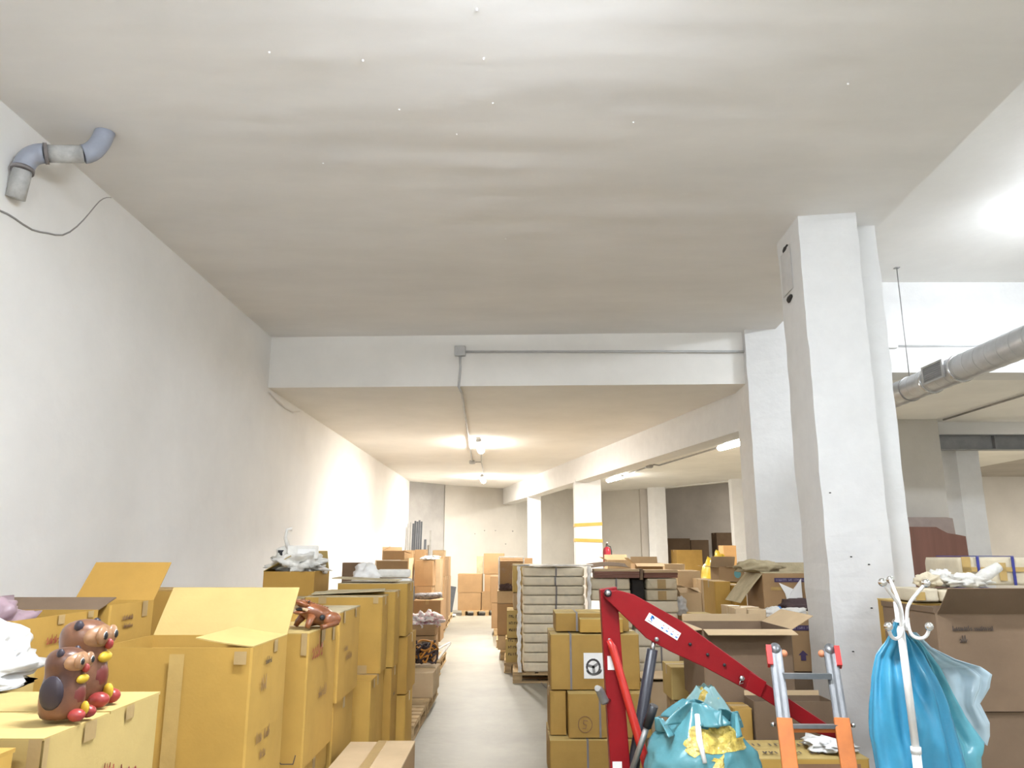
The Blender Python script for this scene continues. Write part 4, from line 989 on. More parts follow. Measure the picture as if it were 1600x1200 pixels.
# ------------------------------------------------------------------ wrapped paper bundles on pallets
def bundle(label, x0, x1, y0, y1, z0, h, seed, m='paper_grey', strap=None, fold=False, group=None):
    t = thing('paper_bundle', label, 'paper bundle', ((x0 + x1) / 2, (y0 + y1) / 2, z0), 0.02 * nz((seed, 0, 0), .77), group)
    w, d = (x1 - x0) / 2, (y1 - y0) / 2; mb = MB(); nu, nv = 64, 9; h -= .006
    def fn(u, v):
        a = 2 * PI * u; c, s = math.cos(a), math.sin(a); e = 0.13
        x = w * math.copysign(abs(c) ** e, c); y = d * math.copysign(abs(s) ** e, s)
        rnd = 1 - 0.022 * (2 * abs(v - .5)) ** 6
        k = rnd + 0.016 * nz((x * 4, y * 4, v * 2), 1.3, seed) + 0.010 * nz((x * 3, y * 3, v * 6), 2.2, seed)
        return (x * k, y * k, h * v)
    mb.grid(fn, nu, nv, True)
    o = len(mb.v); mb.f.append(tuple(o - nu + i for i in range(nu))); mb.sm.append(False)
    mb.f.append(tuple(range(nu))[::-1]); mb.sm.append(False)
    mb.obj('paper_wrap', m, t)
    if strap is not None:
        e = .014
        MB().box(strap - .011, strap + .011, -d - e, -d - e + .006, 0, h).box(strap - .011, strap + .011, -d - e, d + e, h + .001, h + .005).obj('strap', 'strap', t)
    if fold:        # envelope folds on the front end
        for pts in ([(-w, h), (-w * .55, h * .1), (w * .6, h * .1), (w, h)],):
            y = -d - .016; f = MB()
            f.add([(pts[0][0] * .97, y, h * .95), (pts[1][0], y - .006, h * .12), (pts[2][0], y - .006, h * .12), (pts[3][0] * .97, y, h * .95)], [(0, 1, 2, 3)])
            solid(f.obj('folded_end', m, t), .004)
        MB().box(-.07, .05, -d - .026, -d - .022, .01, h * .92).obj('tape', 'tape', t)
    return t
pal_x('wooden pallet under the film wrapped paper bundles', 0.61, 11.58)
pal_x('wooden pallet under the bundles with mahogany boards', 1.86, 11.58)
Y = 11.2; n = 11; zt = zpx(886, Y); hh = (zt - PT) / n; xa, xb = at_Y(817, 1000, Y).x, at_Y(914, 920, Y).x
names = ['bottom', 'second', 'third', 'fourth', 'fifth', 'sixth', 'seventh', 'eighth', 'ninth', 'tenth', 'top']
for k in range(n):
    j = .012 * nz((k, 3, 0), .71)
    bundle('%s grey paper bundle in the film wrapped stack' % names[k] if k in (0, n - 1) else '%s grey paper bundle from the bottom of the film wrapped stack' % names[k], xa + j, xb + j, Y, Y + .8, PT + k * hh + .001, hh - .004, k + 1, strap=(0.02 + .01 * (k % 3)) if k > 3 else (0.02), group='paper bundles in the film wrapped stack')
t = thing('stretch_film', 'clear stretch film wound round the stack of paper bundles', 'stretch film', ((xa + xb) / 2, Y + .4, PT))
film_sleeve(t, xb - xa + .09, .8 + .09, zt - PT, 'film_sleeve', 'film', .012, 9, n=40)
for sx in (-1, 1):
    for yy in (-1,):
        mb = MB(); pts = []
        for k in range(40): pts.append((sx * ((xb - xa) / 2 + .055 + .018 * nz((k, sx, 1), .63)), yy * (.4 + .045) + .02 * nz((k, 2, sx), .8), (zt - PT + .01) * k / 39))
        mb.tube(pts, [.022 + .022 * abs(nz((k, 5, sx), .9)) for k in range(40)], 7).obj('gathered_film', 'film_thick', t)
crumple('gathered_film', None, None, (0, 0, zt - PT + .012), ((xb - xa) / 2 + .05, .45, .02), 'film_thick', 77, .4, 5, 50, 10, parent=t, floor=zt - PT).location = (0, 0, zt - PT + .006)
# second stack: two bundles per layer, folded ends above
Y = 11.25; xm, xr = at_Y(990, 1000, Y).x, at_Y(1061, 960, Y).x; xl = xm - .48
zz = [PT, zpx(1035, Y), zpx(1010, Y), zpx(982, Y), zpx(957, Y), zpx(938.5, Y), zpx(921, Y), zpx(903, Y)]
wd = ['bottom', 'second', 'third', 'fourth', 'fifth', 'sixth', 'top']
for k in range(7):
    h = zz[k + 1] - zz[k]
    if k >= 5:
        bundle('%s beige parcel with folded end under the mahogany boards' % ('upper' if k == 6 else 'lower'), at_Y(1011, 930, Y).x, xr, Y, Y + .8, zz[k] + .001, h - .003, 30 + k, 'parcel', fold=True)
        bundle('%s beige parcel beside the dark gap under mahogany boards' % ('upper' if k == 6 else 'lower'), at_Y(923, 930, Y).x, at_Y(986, 930, Y).x, Y, Y + .8, zz[k] + .001, h - .003, 40 + k, 'parcel', strap=.08)
    else:
        bundle('%s grey paper bundle from the bottom, right of the crane post' % wd[k] if k else 'bottom grey paper bundle right of the crane post', xm + .02, xr - .01 * (k % 2), Y, Y + .8, zz[k] + .001, h - .003, 50 + k, group='paper bundles under the mahogany boards', strap=.05 if k < 3 else None)
        bundle('%s grey paper bundle from the bottom, left behind the crane post' % wd[k] if k else 'bottom grey paper bundle left behind the crane post', xl - .16 + .28, xm, Y, Y + .8, zz[k] + .001, h - .003, 60 + k, group='paper bundles under the mahogany boards')
o = crumple('film_wad', 'wad of white film hanging off the folded beige parcels', 'plastic film', (xr + .06, Y + .1, zz[4] + .08), (.07, .07, .12), 'white_bag', 81, .6, 5, 24, 16, floor=zz[4] - .06)
o.parent = None
# boards lying on top
bundle('added dark block standing for the shadow in the gap between the beige parcels', at_Y(989, 930, Y).x, at_Y(1008, 930, Y).x, Y + .05, Y + .8, zz[5] + .001, zz[7] - zz[5] - .004, 47, 'dark')  # dark block added to paint the shadow gap between the parcels
zt2 = zz[7] + .002
def boards(label, n, x0, x1, y0, z0, th, rz, seed):
    for k in range(n):
        w = x1 - x0; o = MB().box(-w / 2, w / 2, -.3, .3, 0, th - .002).obj('board', 'board' if k < n - 1 else 'p', loc=((x0 + x1) / 2 + .02 * nz((seed, k, 0), .7), y0 + .3 + .02 * nz((k, seed, 0), .6), z0 + k * th)); o.rotation_euler.z = rz + .02 * nz((k, 1, seed), .5)
        tag(o, '%s of the %s' % (['lowest', 'second', 'third', 'fourth', 'fifth', 'topmost'][k] if k < n - 1 else 'topmost', label), 'board', 'boards lying on the parcels')
boards('mahogany boards on the left beige parcels', 4, at_Y(930, 905, Y).x, at_Y(1000, 905, Y).x, Y - .06, zt2, .030, -.05, 3)
boards('mahogany boards on the right folded parcels', 3, at_Y(1004, 895, Y).x, at_Y(1057, 895, Y).x, Y - .02, zt2, .036, .06, 4)
o = MB().box(-.02, .02, 0, .3, -.07, .08).obj('cardboard_strip', 'm', loc=(at_Y(1001, 900, Y).x, Y - .09, zt2 + .045)); tag(o, 'torn brown cardboard strip hanging between the two board stacks', 'cardboard strip')
o = MB().grid(lambda u, v: (-.3 + .6 * u, .5 * v, .03 * math.sin(u * 3) + .05 * v * v), 10, 8).obj('cardboard_sheet', 'm', loc=(at_Y(952, 888, 11.6).x, 11.55, zt2 + .135)); solid(o, .006); tag(o, 'curled cardboard sheet on top of the mahogany boards', 'cardboard sheet')
# stuff visible over the boards
cpx('pale open carton beside the fire extinguisher', 949, 986, 875, 15.5, .5, 0.9, m='p', flaps={'B': (120, .12, 0), 'L': (150, .12, 0), 'R': (160, .1, 0)}, sup=(0, 'pale carton underneath the open one by the extinguisher', 'p'))
cpx('brown carton with raised white flaps in front of the far column', 992, 1036, 880, 14.0, .5, 0.9, m='b', inner='p', flaps={'F': (195, .2, 0), 'L': (140, .15, 0), 'B': (110, .12, 0)}, sup=(0, 'brown carton underneath the one with raised white flaps', 'b'))
cpx('brown carton lying behind the boards towards the dark store', 1038, 1070, 881, 14.6, .5, 0.9, m='p', sup=(0, 'brown carton underneath the one behind the boards', 'b'))
cpx('tall pale brown carton right of the folded parcels', 1058, 1094, 891.5, 12.6, .6, zpx(928, 12.6), m='p', sup=(0, 'pale brown carton underneath the tall one by the parcels', 'p'))
cpx('pale carton with sprung flaps right of the folded parcels', 1062, 1096, 927, 11.6, .6, zpx(968, 11.6), m='p', flaps={'F': (20, .2, 0), 'L': (170, .16, 0), 'R': (25, .18, 0), 'B': (70, .1, 0)}, sup=(0, 'pale carton underneath the one with sprung flaps', 'p'))
cpx('brown carton with a black hole printed near its top', 1095, 1116, 905, 11.95, .55, 0.62, m='p', marks=[('poly', 'F', [(.0, .62), (.025, .60), (.03, .57), (.02, .545), (-.01, .54), (-.03, .56), (-.03, .60)], 'ink_dark')], sup=(0, 'brown carton underneath the one with a black hole', 'p'))
# store in the dark
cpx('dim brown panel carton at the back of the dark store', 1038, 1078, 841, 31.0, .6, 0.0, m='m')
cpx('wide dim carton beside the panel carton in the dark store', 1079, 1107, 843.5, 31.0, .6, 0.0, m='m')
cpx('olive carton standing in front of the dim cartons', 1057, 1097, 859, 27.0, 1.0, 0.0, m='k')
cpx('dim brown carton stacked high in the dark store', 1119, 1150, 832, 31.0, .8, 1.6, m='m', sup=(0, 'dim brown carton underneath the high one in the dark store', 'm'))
cpx('orange carton with a red emblem beside the second column', 1130, 1150, 852, 21.0, .5, 0.9, m='orange_box', marks=[('poly', 'F', [(-.09 + .045 * math.cos(a * .7), .62 + .045 * math.sin(a * .7)) for a in range(9)], 'ink_red'), ('band', 'F', -.14, .1, .48, .49, 'ink_brown'), ('band', 'F', -.14, .1, .45, .46, 'ink_brown')], sup=(0, 'dim carton underneath the orange one', 'm'))
p = at_Y(1114, 900, 20.0); q = zpx(873, 20.0)
crumple('yellow_sack', 'yellow plastic sack leaning left of the orange carton', 'sack', (p.x, 20.0, (q) / 2), (.30, .3, q / 2), 'yellow_bag', 91, .25, 4, 30, 20, floor=0)
p = at_Y(1124, 900, 20.6); q = zpx(865, 20.6)
crumple('yellow_sack', 'second yellow plastic sack against the orange carton', 'sack', (p.x + .08, 20.75, q / 2), (.26, .3, q / 2), 'yellow_bag', 95, .25, 4, 30, 20, floor=0)
# seen between the two near columns
cpx('brown carton visible through the gap between the two white columns', 1255, 1285, 833, 16.5, .8, 1.2, m='b', sup=(0, 'brown carton underneath the one in the gap between columns', 'b'))

# ------------------------------------------------------------------ stacks right of the crane
cpx('open brown carton with a turquoise round label', 1123, 1163, 886, 10.2, .45, zpx(909, 10.2), m='b', rz=0.0, inner='p', flaps={'L': (175, .17, 0), 'B': (60, .15, 0), 'R': (190, .1, 0), 'F': (172, .08, 0, .5)},
    marks=[('poly', 'F', [(.07 + .045 * math.cos(a * .63), .10 + .055 * math.sin(a * .63)) for a in range(10)], 'cyan_label')], sup=(0, 'yellow carton underneath the turquoise labelled one', 'y'))
cpx('tall yellow carton left of the grey flap', 1116, 1141, 908, 8.6, .5, 0.42, m='y', sup=(0, 'pale carton underneath the tall yellow one', 'p'))
cpx('tall yellow carton right behind the grey flap', 1146, 1166, 914, 8.5, .5, 0.42, m='y', sup=(0, 'pale carton underneath the yellow one by the flap', 'p'))
cpx('pale yellow carton lid behind the big open brown carton', 1095, 1126, 963, 7.4, .6, 0.0, m='yi', top='yi')
cpx('small carton with a white label under the grey flap', 1148, 1167, 949, 6.05, .4, 0.72, m='p', marks=[('band', 'F', -.03, .01, .12, .24, 'white')], sup=(0, 'carton underneath the small one with white label', 'p'))
cpx('small carton with a white label beside the violet banded carton', 1168.5, 1197, 951, 6.05, .4, 0.72, m='p', marks=[('band', 'F', -.05, -.01, .05, .19, 'white')], sup=(0, 'carton underneath the white labelled one by the violet band', 'p'))
Y = 7.65; zl = zpx(957, Y)
a = at_Y(1191, 896, Y); b_ = at_Y(1300, 897, Y)
carton('large brown carton with a violet printed band behind the near column', a.x, a.x + 1.08, Y, Y + .55, zl + .003, a.z, 'b', inner='d', flaps={'L': (228, .36, 6), 'B': (100, .1, 0), 'F': (5, .1, 0)},
       marks=[('band', 'F', -.43, .50, a.z - zl - .085, a.z - zl - .045, 'ink_violet'), ('print', 'F', -.41, a.z - zl - .074, .86, .018, 'ink_pale'), ('ink', 'F', .02, .13, .16, .018, 2, 'ink_brown'), ('ink', 'F', .02, .10, .2, .018, 2, 'ink_brown'), ('ink', 'F', .02, .07, .1, .018, 1, 'ink_brown'), ('band', 'F', -.47, -.32, .205, .235, 'tape_clear')])
crumple('paper_lump', 'grey paper lump on the lid of the violet banded carton', 'paper', (a.x + .05, Y + .3, a.z + .055), (.22, .18, .065), 'd', 101, .4, 5, 34, 16, floor=a.z + .004)
Y2 = 7.0
a2 = at_Y(1196, 965, Y2); wl = .98; zb_ = zpx(1049, Y2)
hb = zl - zb_
carton('lower brown carton with violet band and arrow prints', a2.x, a2.x + wl, Y2, Y2 + 1.2, zb_, zl - .004, 'b', seam='x', tape=None,
       marks=[('band', 'F', -.30, .40, zpx(985, Y2) - zb_, zpx(977, Y2) - zb_, 'ink_violet'), ('print', 'F', -.28, zpx(981, Y2) - zb_ - .009, .64, .018, 'ink_pale')] +
       [('poly', 'F', [(x - .022, z), (x + .022, z), (x + .022, z + .045), (x + .042, z + .045), (x, z + .085), (x - .042, z + .045), (x - .022, z + .045)], 'ink_violet') for k in range(3) for x, z in [(-.185 + .112 * k, zpx(1032, Y2) - zb_)]],
       sup=(0, 'brown carton at the bottom below the violet band', 'm'))
# things on it
crumple('brown_garment', 'dark brown garment lying on the violet banded cartons', 'garment', (at_Y(1262, 937, 7.38).x, 7.38, zl + .06), (.24, .16, .075), 'cloth_dark', 111, .4, 4, 36, 18, floor=zl + .002)
crumple('paper_wad', 'white paper wad under the dark brown garment', 'paper', (at_Y(1240, 948, 7.16).x, 7.16, zl + .035), (.11, .06, .04), 'paper', 113, .5, 5, 28, 14, floor=zl + .002)
crumple('paper_wad', 'pale paper roll right of the dark garment', 'paper', (at_Y(1276, 952, 7.16).x, 7.16, zl + .025), (.10, .06, .03), 'parcel', 114, .3, 5, 28, 14, floor=zl + .002)
crumple('paper_wad', 'small white paper wad beside the white labelled cartons', 'paper', (at_Y(1208, 953, 7.12).x, 7.12, zl + .035), (.09, .06, .045), 'paper', 115, .6, 5, 28, 14, floor=zl + .002)
o = MB().add([(-.10, 0, 0), (.05, 0, 0), (.06, .03, .20), (-.02, .04, .10), (-.16, .02, .16), (-.11, .01, .06)], [(0, 1, 2, 3), (0, 3, 4, 5)]).obj('paper_sheet', 'white', loc=(at_Y(1246, 935, 7.58).x, 7.58, zl + .12)); solid(o, .003); tag(o, 'torn sheet of white paper standing behind the dark garment', 'paper')
o = MB().lathe([(.02, 0), (.035, .01), (.035, .06), (.02, .08)], 12).obj('tape_roll', 'ink_blue', loc=(at_Y(1220, 945, 7.2).x, 7.28, zl + .002)); o.rotation_euler = (0, 0, .2); tag(o, 'small dark blue cap beside the dark garment', 'cap')
# big open carton
Y = 5.2
a = at_Y(1097, 978, Y); b_ = at_Y(1237, 984, Y)
big_top = a.z - .02
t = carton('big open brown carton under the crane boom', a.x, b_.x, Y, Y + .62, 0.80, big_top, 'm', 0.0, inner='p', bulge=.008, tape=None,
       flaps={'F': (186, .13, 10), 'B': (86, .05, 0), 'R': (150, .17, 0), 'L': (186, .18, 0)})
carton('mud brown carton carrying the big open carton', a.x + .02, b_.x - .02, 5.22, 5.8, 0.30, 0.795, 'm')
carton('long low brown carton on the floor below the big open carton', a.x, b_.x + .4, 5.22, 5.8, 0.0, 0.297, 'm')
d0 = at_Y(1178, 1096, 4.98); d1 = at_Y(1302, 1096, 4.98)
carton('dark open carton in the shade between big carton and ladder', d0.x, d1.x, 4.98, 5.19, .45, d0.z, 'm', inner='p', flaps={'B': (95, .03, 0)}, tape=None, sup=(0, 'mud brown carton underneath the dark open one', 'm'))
d2 = at_Y(1146, 1106, 4.98)
carton('narrow khaki carton left of the dark open one', d2.x, d0.x - .015, 4.98, 5.18, .45, d2.z, 'k', tape='tape', sup=(0, 'khaki carton underneath the narrow one', 'k'))
# printed carton at the foot of the ladder
Y = 4.55; a = at_Y(1158, 1184, Y); b_ = at_Y(1330, 1187, Y)
carton('ochre carton with printed handling text under the ladder', a.x, b_.x + .1, Y, Y + .20 + .42 - .2, 0.0, a.z, 'y', seam='x', tape=None, top='yi',
       marks=[('print', 'T', -.20, -.15, .50, .045, 'ink_dark'), ('print', 'T', -.24, .03, .40, .045, 'ink_dark'), ('band', 'F', -.12, .3, a.z - .10, a.z - .03, 'ink_brown'), ('line', 'F', [(-.05 + .03 * math.cos(x * .5), a.z - .16 + .03 * math.sin(x * .5)) for x in range(13)], .004, 'ink_dark')], tabs=[('F', -.27, .05, .10)])
crumple('white_cloth', 'crumpled white cloth on the printed carton by the ladder', 'cloth', (at_Y(1292, 1160, 4.75).x, 4.73, a.z + .03), (.12, .12, .035), 'white', 121, .6, 6, 34, 16, floor=a.z + .004)
# carton stack left of the crane
Y = 6.6
a = at_Y(860, 990, Y); b_ = at_Y(998, 990, Y); z1 = zpx(1078, Y); z2 = zpx(1160, Y)
zq = a.z
t = carton('strapped khaki carton with a printed wheel picture behind the crane', a.x, b_.x, Y, Y + .55, z1 + .003, a.z, 'k', tape='tape_clear', top='yi', straps=[('x', -.20, 'strap')], seam='x',
       marks=[('band', 'F', -.095, .065, .085, .285, 'white')])
# the picture: a steering wheel shaped ring print
fm = face_map(b_.x - a.x, .55, 1, 'F', .0105)
def ell(cx, cy, rx, ry, a0, a1, n=18): return [(cx + rx * math.cos(a0 + (a1 - a0) * i / n), cy + ry * math.sin(a0 + (a1 - a0) * i / n)) for i in range(n + 1)]
ribbon([ell(-.017, .175, .053, .058, 0, 2 * PI)], .016, fm).obj('picture_print', 'strap', t)
ribbon([ell(-.012, .155, .058, .040, PI, 2 * PI)], .012, face_map(b_.x - a.x, .55, 1, 'F', .0112)).obj('picture_print', 'grey_plastic', t)
ribbon([[(-.055, .185), (-.017, .175), (.02, .20)], [(-.017, .175), (-.012, .13)]], .022, face_map(b_.x - a.x, .55, 1, 'F', .0100)).obj('picture_print', 'steel_dull', t)
c_ = at_Y(868, 957, Y + .1)
carton('khaki carton on top of the wheel picture carton', c_.x, c_.x + .62, Y + .12, Y + .52, zq + .008, c_.z, 'k', top='yi', straps=[('x', -.13, 'strap')], tape=None)
c_ = at_Y(906, 966, Y + .0)
carton('small yellow carton in front of the top khaki one', c_.x, c_.x + .36, Y - .02 + .03, Y + .11, zq + .008, c_.z, 'y', top='yi', tape=None)
z0b = z1
t = carton('strapped khaki carton with a circled mark low behind the crane', at_Y(888, 1090, Y - .12).x, at_Y(888, 1090, Y - .12).x + .66, Y - .12, Y + .42, .33, z1 - .004, 'k', tape=None, top='yi', straps=[('x', -.08, 'strap')],
       marks=[('line', 'F', ell(-.20, .10, .055, .06, 0, 2 * PI), .005, 'ink_brown'), ('line', 'F', [(-.18, .125), (-.21, .13), (-.215, .105), (-.19, .095), (-.195, .07), (-.22, .07)], .005, 'ink_brown')])
carton('khaki carton left of the circled mark carton', a.x - .01, at_Y(888, 1090, Y - .12).x - .012, Y - .02, Y + .5, .33, z1 - .002, 'k')
carton('bottom khaki carton of the stack behind the crane', a.x - .02, b_.x, Y - .15, Y + .5, 0.0, .326, 'k', top='yi', straps=[('x', -.08, 'strap')], tape='tape_clear')
# flat sheets on the floor further right
carton('pale low carton lid behind the crane ram', 1.08, 1.75, 7.3, 7.9, 0, .62, 'p', top='p')
for k in range(3):
    o = MB().box(-.3, .3, -.22, .22, 0, .005).obj('cardboard_sheet', ['p', 'white', 'p'][k], loc=(1.38 + .03 * k, 7.55 - .02 * k, .632 + .008 * k)); o.rotation_euler.z = .15 * (k - 1)
    tag(o, ['lowest pale', 'white', 'topmost torn pale'][k] + ' sheet on the low carton behind the crane ram', 'sheet')

sp = [at_Z(x, y, .006) for x, y in [(838, 1058), (845, 1066), (852, 1073), (858, 1078)]]
tube_thing('plastic_strap', 'thin loose strap lying on the floor by the wrapped pallet', 'strap', sp, .006, 'strap', 6)

# ================================================================== RED ENGINE CRANE
CY = 4.0
t = thing('engine_crane', 'red folding workshop crane with black hydraulic ram', 'crane', (at_Y(968, 1200, CY).x, CY, 0))
base = Vector(t.location)
def L(px, py, Y=CY): return at_Y(px, py, Y) - base
def bar2d(pts, y0, y1):      # extruded outline in the XZ plane
    mb = MB(); n = len(pts)
    vs = [(p.x, y0, p.z) for p in pts] + [(p.x, y1, p.z) for p in pts]
    mb.add(vs, [tuple(range(n)), tuple(range(n, 2 * n))[::-1]] + [(i, n + i, n + (i + 1) % n, (i + 1) % n) for i in range(n)])
    return mb
pm = [L(938, 921), L(964, 917)]; pb0, pb1 = L(954, 1200), L(985, 1200)
dl = (pb0 - pm[0]) / (pm[0].z - pb0.z); dr = (pb1 - pm[1]) / (pm[1].z - pb1.z)
f0 = pm[0] + dl * (pm[0].z - .16); f1 = pm[1] + dr * (pm[1].z - .16)
bevel(bar2d([pm[0], pm[1], f1, f0], .0, .075).obj('mast', 'red', t), .004)
# boom: two cheek plates' outline, tapering, and the sliding extension
bo = [L(962, 921), L(988, 928), L(1062, 969), L(1192, 1063), L(1182, 1086), L(1100, 1042), L(1044, 1016), L(1008, 996), L(985, 973), L(944, 934), L(940, 924)]
b_o = bar2d(bo, -.045, -.012).obj('boom', 'red', t); bevel(b_o, .004)
bo2 = [L(1190, 1064), L(1302, 1138), L(1304, 1152), L(1268, 1142), L(1182, 1085)]
bevel(bar2d(bo2, -.040, .018).obj('boom_extension', 'red', t), .003)
bevel(bar2d([L(1168, 1048), L(1193, 1063), L(1183, 1087), L(1160, 1074)], -.052, .022).obj('boom_collar', 'red', t), .003)
def stud(px, py, r, y, m='steel', nm='bolt', par=None):
    p = L(px, py); tt = Matrix.Translation((p.x, y, p.z)) @ Matrix.Rotation(PI / 2, 4, 'X')
    return MB().lathe([(r, -.004), (r, .010), (r * .8, .014)], 6 if nm == 'bolt' else 14, tt).obj(nm, m, par or t)
stud(948, 926, .013, -.046, 'steel_dull'); MB().lathe([(.019, 0), (.019, .004)], 18, Matrix.Translation((L(948, 926).x, -.046, L(948, 926).z)) @ Matrix.Rotation(PI / 2, 4, 'X')).obj('washer', 'ram', t)
stud(952, 1000, .010, -.002, 'steel_dull'); stud(1023, 997, .011, -.048, 'steel_dull')
for q in ((1075, 1005), (1102, 1021), (1128, 1037)): stud(q[0], q[1], .008, -.040, 'black', 'pin_hole', b_o)
stud(1154, 1057, .014, -.050, 'steel'); MB().tube([L(1152, 1060) + Vector((0, -.055, 0)), L(1150, 1066) + Vector((0, -.056, 0)), L(1156, 1064) + Vector((0, -.056, 0))], .003, 6).obj('lock_pin', 'steel', t)
# data sticker with blue emblem and capacity marks
s0, s1, s2, s3 = L(1012, 956), L(1061, 988), L(1055, 999), L(1005, 968)
mb = MB(); mb.add([(p.x, -.0475, p.z) for p in (s3, s2, s1, s0)], [(0, 1, 2, 3)]); st = mb.obj('sticker', 'white', b_o)
ux = (s1 - s0).normalized(); uz = (s0 - s3).normalized(); c0 = (s0 + s3) / 2
def onst(a, b, y=-.0483): q = c0 + ux * a + uz * b; return (q.x, y, q.z)
W_ = (s1 - s0).length; H_ = (s0 - s3).length
MB().add([onst(.018, -.002), onst(.024, -.002), onst(.030, .012), onst(.018, .012)], [(0, 1, 2, 3)]).add([onst(.016, .012), onst(.036, .012), onst(.036, .004), onst(.030, .018), onst(.016, .018)], [(0, 1, 2, 3, 4)]).add([onst(.026, .004), onst(.034, -.008), onst(.028, -.008), onst(.021, .003)], [(0, 1, 2, 3)]).obj('emblem', 'ink_blue', st)
MB().add([onst(.012, -.014), onst(.034, -.014), onst(.034, -.011), onst(.012, -.011)], [(0, 1, 2, 3)]).obj('caption', 'ink_dark', st)
mb = MB()
for k in range(4):
    a = .085 + k * .027; mb.add([onst(a, -.010), onst(a + .012, -.010), onst(a + .012, -.004), onst(a, -.004)], [(0, 1, 2, 3)])
mb.obj('capacity_marks', 'ink_blue', st)
mb = MB()
for k in range(4):
    a = .088 + k * .027; mb.add([onst(a, .006), onst(a + .006, .006), onst(a + .006, .010), onst(a, .010)], [(0, 1, 2, 3)])
mb.obj('capacity_marks', 'ink_red', st)
MB().box(0, .045, -.003, 0, -.065, 0).obj('label_plate', 'white', t).location = L(949, 1025) + Vector((0, .0, 0))
MB().box(0, .045, -.003, 0, -.08, 0).obj('label_plate', 'white', t).location = L(957, 1190) + Vector((0, .0, 0))
# brace, ram, pump handle, crank
MB().tube([L(951, 1000, CY - .03), L(957, 1012, CY - .03), L(1013, 1205, CY - .10), L(1030, 1265, CY - .13)], [.012, .020, .022, .022], 12).obj('brace', 'red2', t)
r0, r1 = L(1022, 998, CY - .03), L(984, 1235, CY + .03); 
MB().tube([r0, r0.lerp(r1, .12)], .011, 10).obj('piston_rod', 'steel', t)
MB().tube([r0.lerp(r1, .07), r0.lerp(r1, .072), r0.lerp(r1, .97), r0.lerp(r1, 1)], [.020, .027, .029, .029], 14).obj('ram_cylinder', 'ram', t)
h0, h1 = L(1022, 1102, CY - .2), L(984, 1215, CY - .12)
MB().tube([h0, h0.lerp(h1, .3)], .021, 12).obj('handle_grip', 'black', t)
MB().tube([h0.lerp(h1, .25), h1], .014, 10).obj('pump_handle', 'steel_dull', t)
k0, k1 = L(936, 1077, CY - .03), L(945, 1096, CY - .03)
MB().tube([k0 + Vector((-.012, -.03, .01)), k0, k1, k1 + Vector((.004, 0, -.01))], [.014, .020, .022, .016], 12).obj('crank_knob', 'steel_dull', t)
MB().tube([k1, k1 + Vector((.03, .04, 0))], .010, 8).obj('crank_pin', 'steel', t)
# floor frame (below the picture)
for s in (-1, 1):
    MB().tube([(0, .04, .10), (.66, .04 + s * .45, .08)], .035, 8).obj('leg', 'red', t)
    MB().ball((.66, .04 + s * .45, .045), (.045, .03, .045), 12, 8).obj('castor', 'black', t)
MB().box(-.12, .12, -.25, .33, .09, .17).obj('base_frame', 'red', t)
for s in (-.23, .31): MB().ball((-.02, s, .045), (.045, .03, .045), 12, 8).obj('castor', 'black', t)

# ================================================================== LADDER
def ladder():
    t = thing('folding_ladder', 'folding ladder of grey aluminium with orange lower rails', 'ladder', (at_Y(1270, 1200, 3.6).x, 3.6, 0))
    b = Vector(t.location)
    top = [at_Y(1211, 1012, 3.88) - b, at_Y(1297, 1013, 3.88) - b]; bot = [at_Y(1234, 1200, 3.62) - b, at_Y(1326, 1200, 3.62) - b]
    feet = [q + (p - q) * ((q.z - .02) / (q.z - p.z)) for p, q in zip(bot, top)]
    rails = []
    for q, f in zip(top, feet):
        d = (f - q); L_ = d.length; rot = (-d).to_track_quat('Z', 'Y').to_matrix().to_4x4()
        m = Matrix.Translation(f) @ rot
        fr = (q.z - (at_Y(1220, 1132, 3.7).z)) / (q.z - f.z)
        # upper aluminium channel: web plus two flanges
        mb = MB().box(-.030, .030, -.010, -.004, L_ * (1 - fr) - .15, L_, m).box(-.030, -.022, -.022, -.004, L_ * (1 - fr) - .15, L_, m).box(.022, .030, -.022, -.004, L_ * (1 - fr) - .15, L_, m).box(-.006, .006, -.016, -.004, L_ * (1 - fr) - .15, L_, m)
        r = mb.obj('rail', 'alu', t)
        MB().lathe([(.026, -.010), (.026, .008)], 18, m @ Matrix.Translation((0, -.011, L_)) @ Matrix.Rotation(PI / 2, 4, 'X')).obj('hinge_plate', 'alu', r)
        sgn = 1 if q is top[0] else -1
        MB().box(sgn * .030 - .012, sgn * .030 + .012, -.034, .012, L_ - .085, L_ + .01, m).obj('hinge_cover', 'red_plastic', r)
        MB().ball(m @ Vector((-sgn * .040, -.018, L_ - .02)), .017, 12, 8).obj('hinge_knob', 'rust', r)
        bevel(MB().box(-.034, .034, .0, .028, 0, L_ * (1 - fr) + .02, m).obj('lower_rail', 'orange', t), .004)
        MB().box(-.04, .04, -.015, .035, -.01, .035, m).obj('rubber_foot', 'black', t)
        MB().ball(m @ Vector((sgn * .048, -.010, L_ * (1 - fr))), .011, 10, 7).obj('lock_bolt', 'steel', t)
        rails.append((m, L_, fr))
    def rung(py, mname, dy=0.0, thick=.012):
        Yg = 4.42 - (py - 1008) / 192 * .32
        f = (py - 1008) / 192.0
        a = top[0].lerp(bot[0], f); c = top[1].lerp(bot[1], f)
        d = c - a; m = Matrix.Translation(a) @ Matrix.Rotation(math.atan2(d.y, d.x), 4, 'Z') @ Matrix.Rotation(-math.atan2(d.z, d.x), 4, 'Y')
        MB().box(.02, d.length - .02, -.022 + dy, .006 + dy, -thick, thick, m).obj('rung', mname, t)
    rung(1056, 'alu'); rung(1137, 'alu', .0, .008); rung(1143, 'orange', .022, .012)
    for k in range(1, 4): rung(1143 + 88 * k, 'orange', .022)
    return t
ladder()

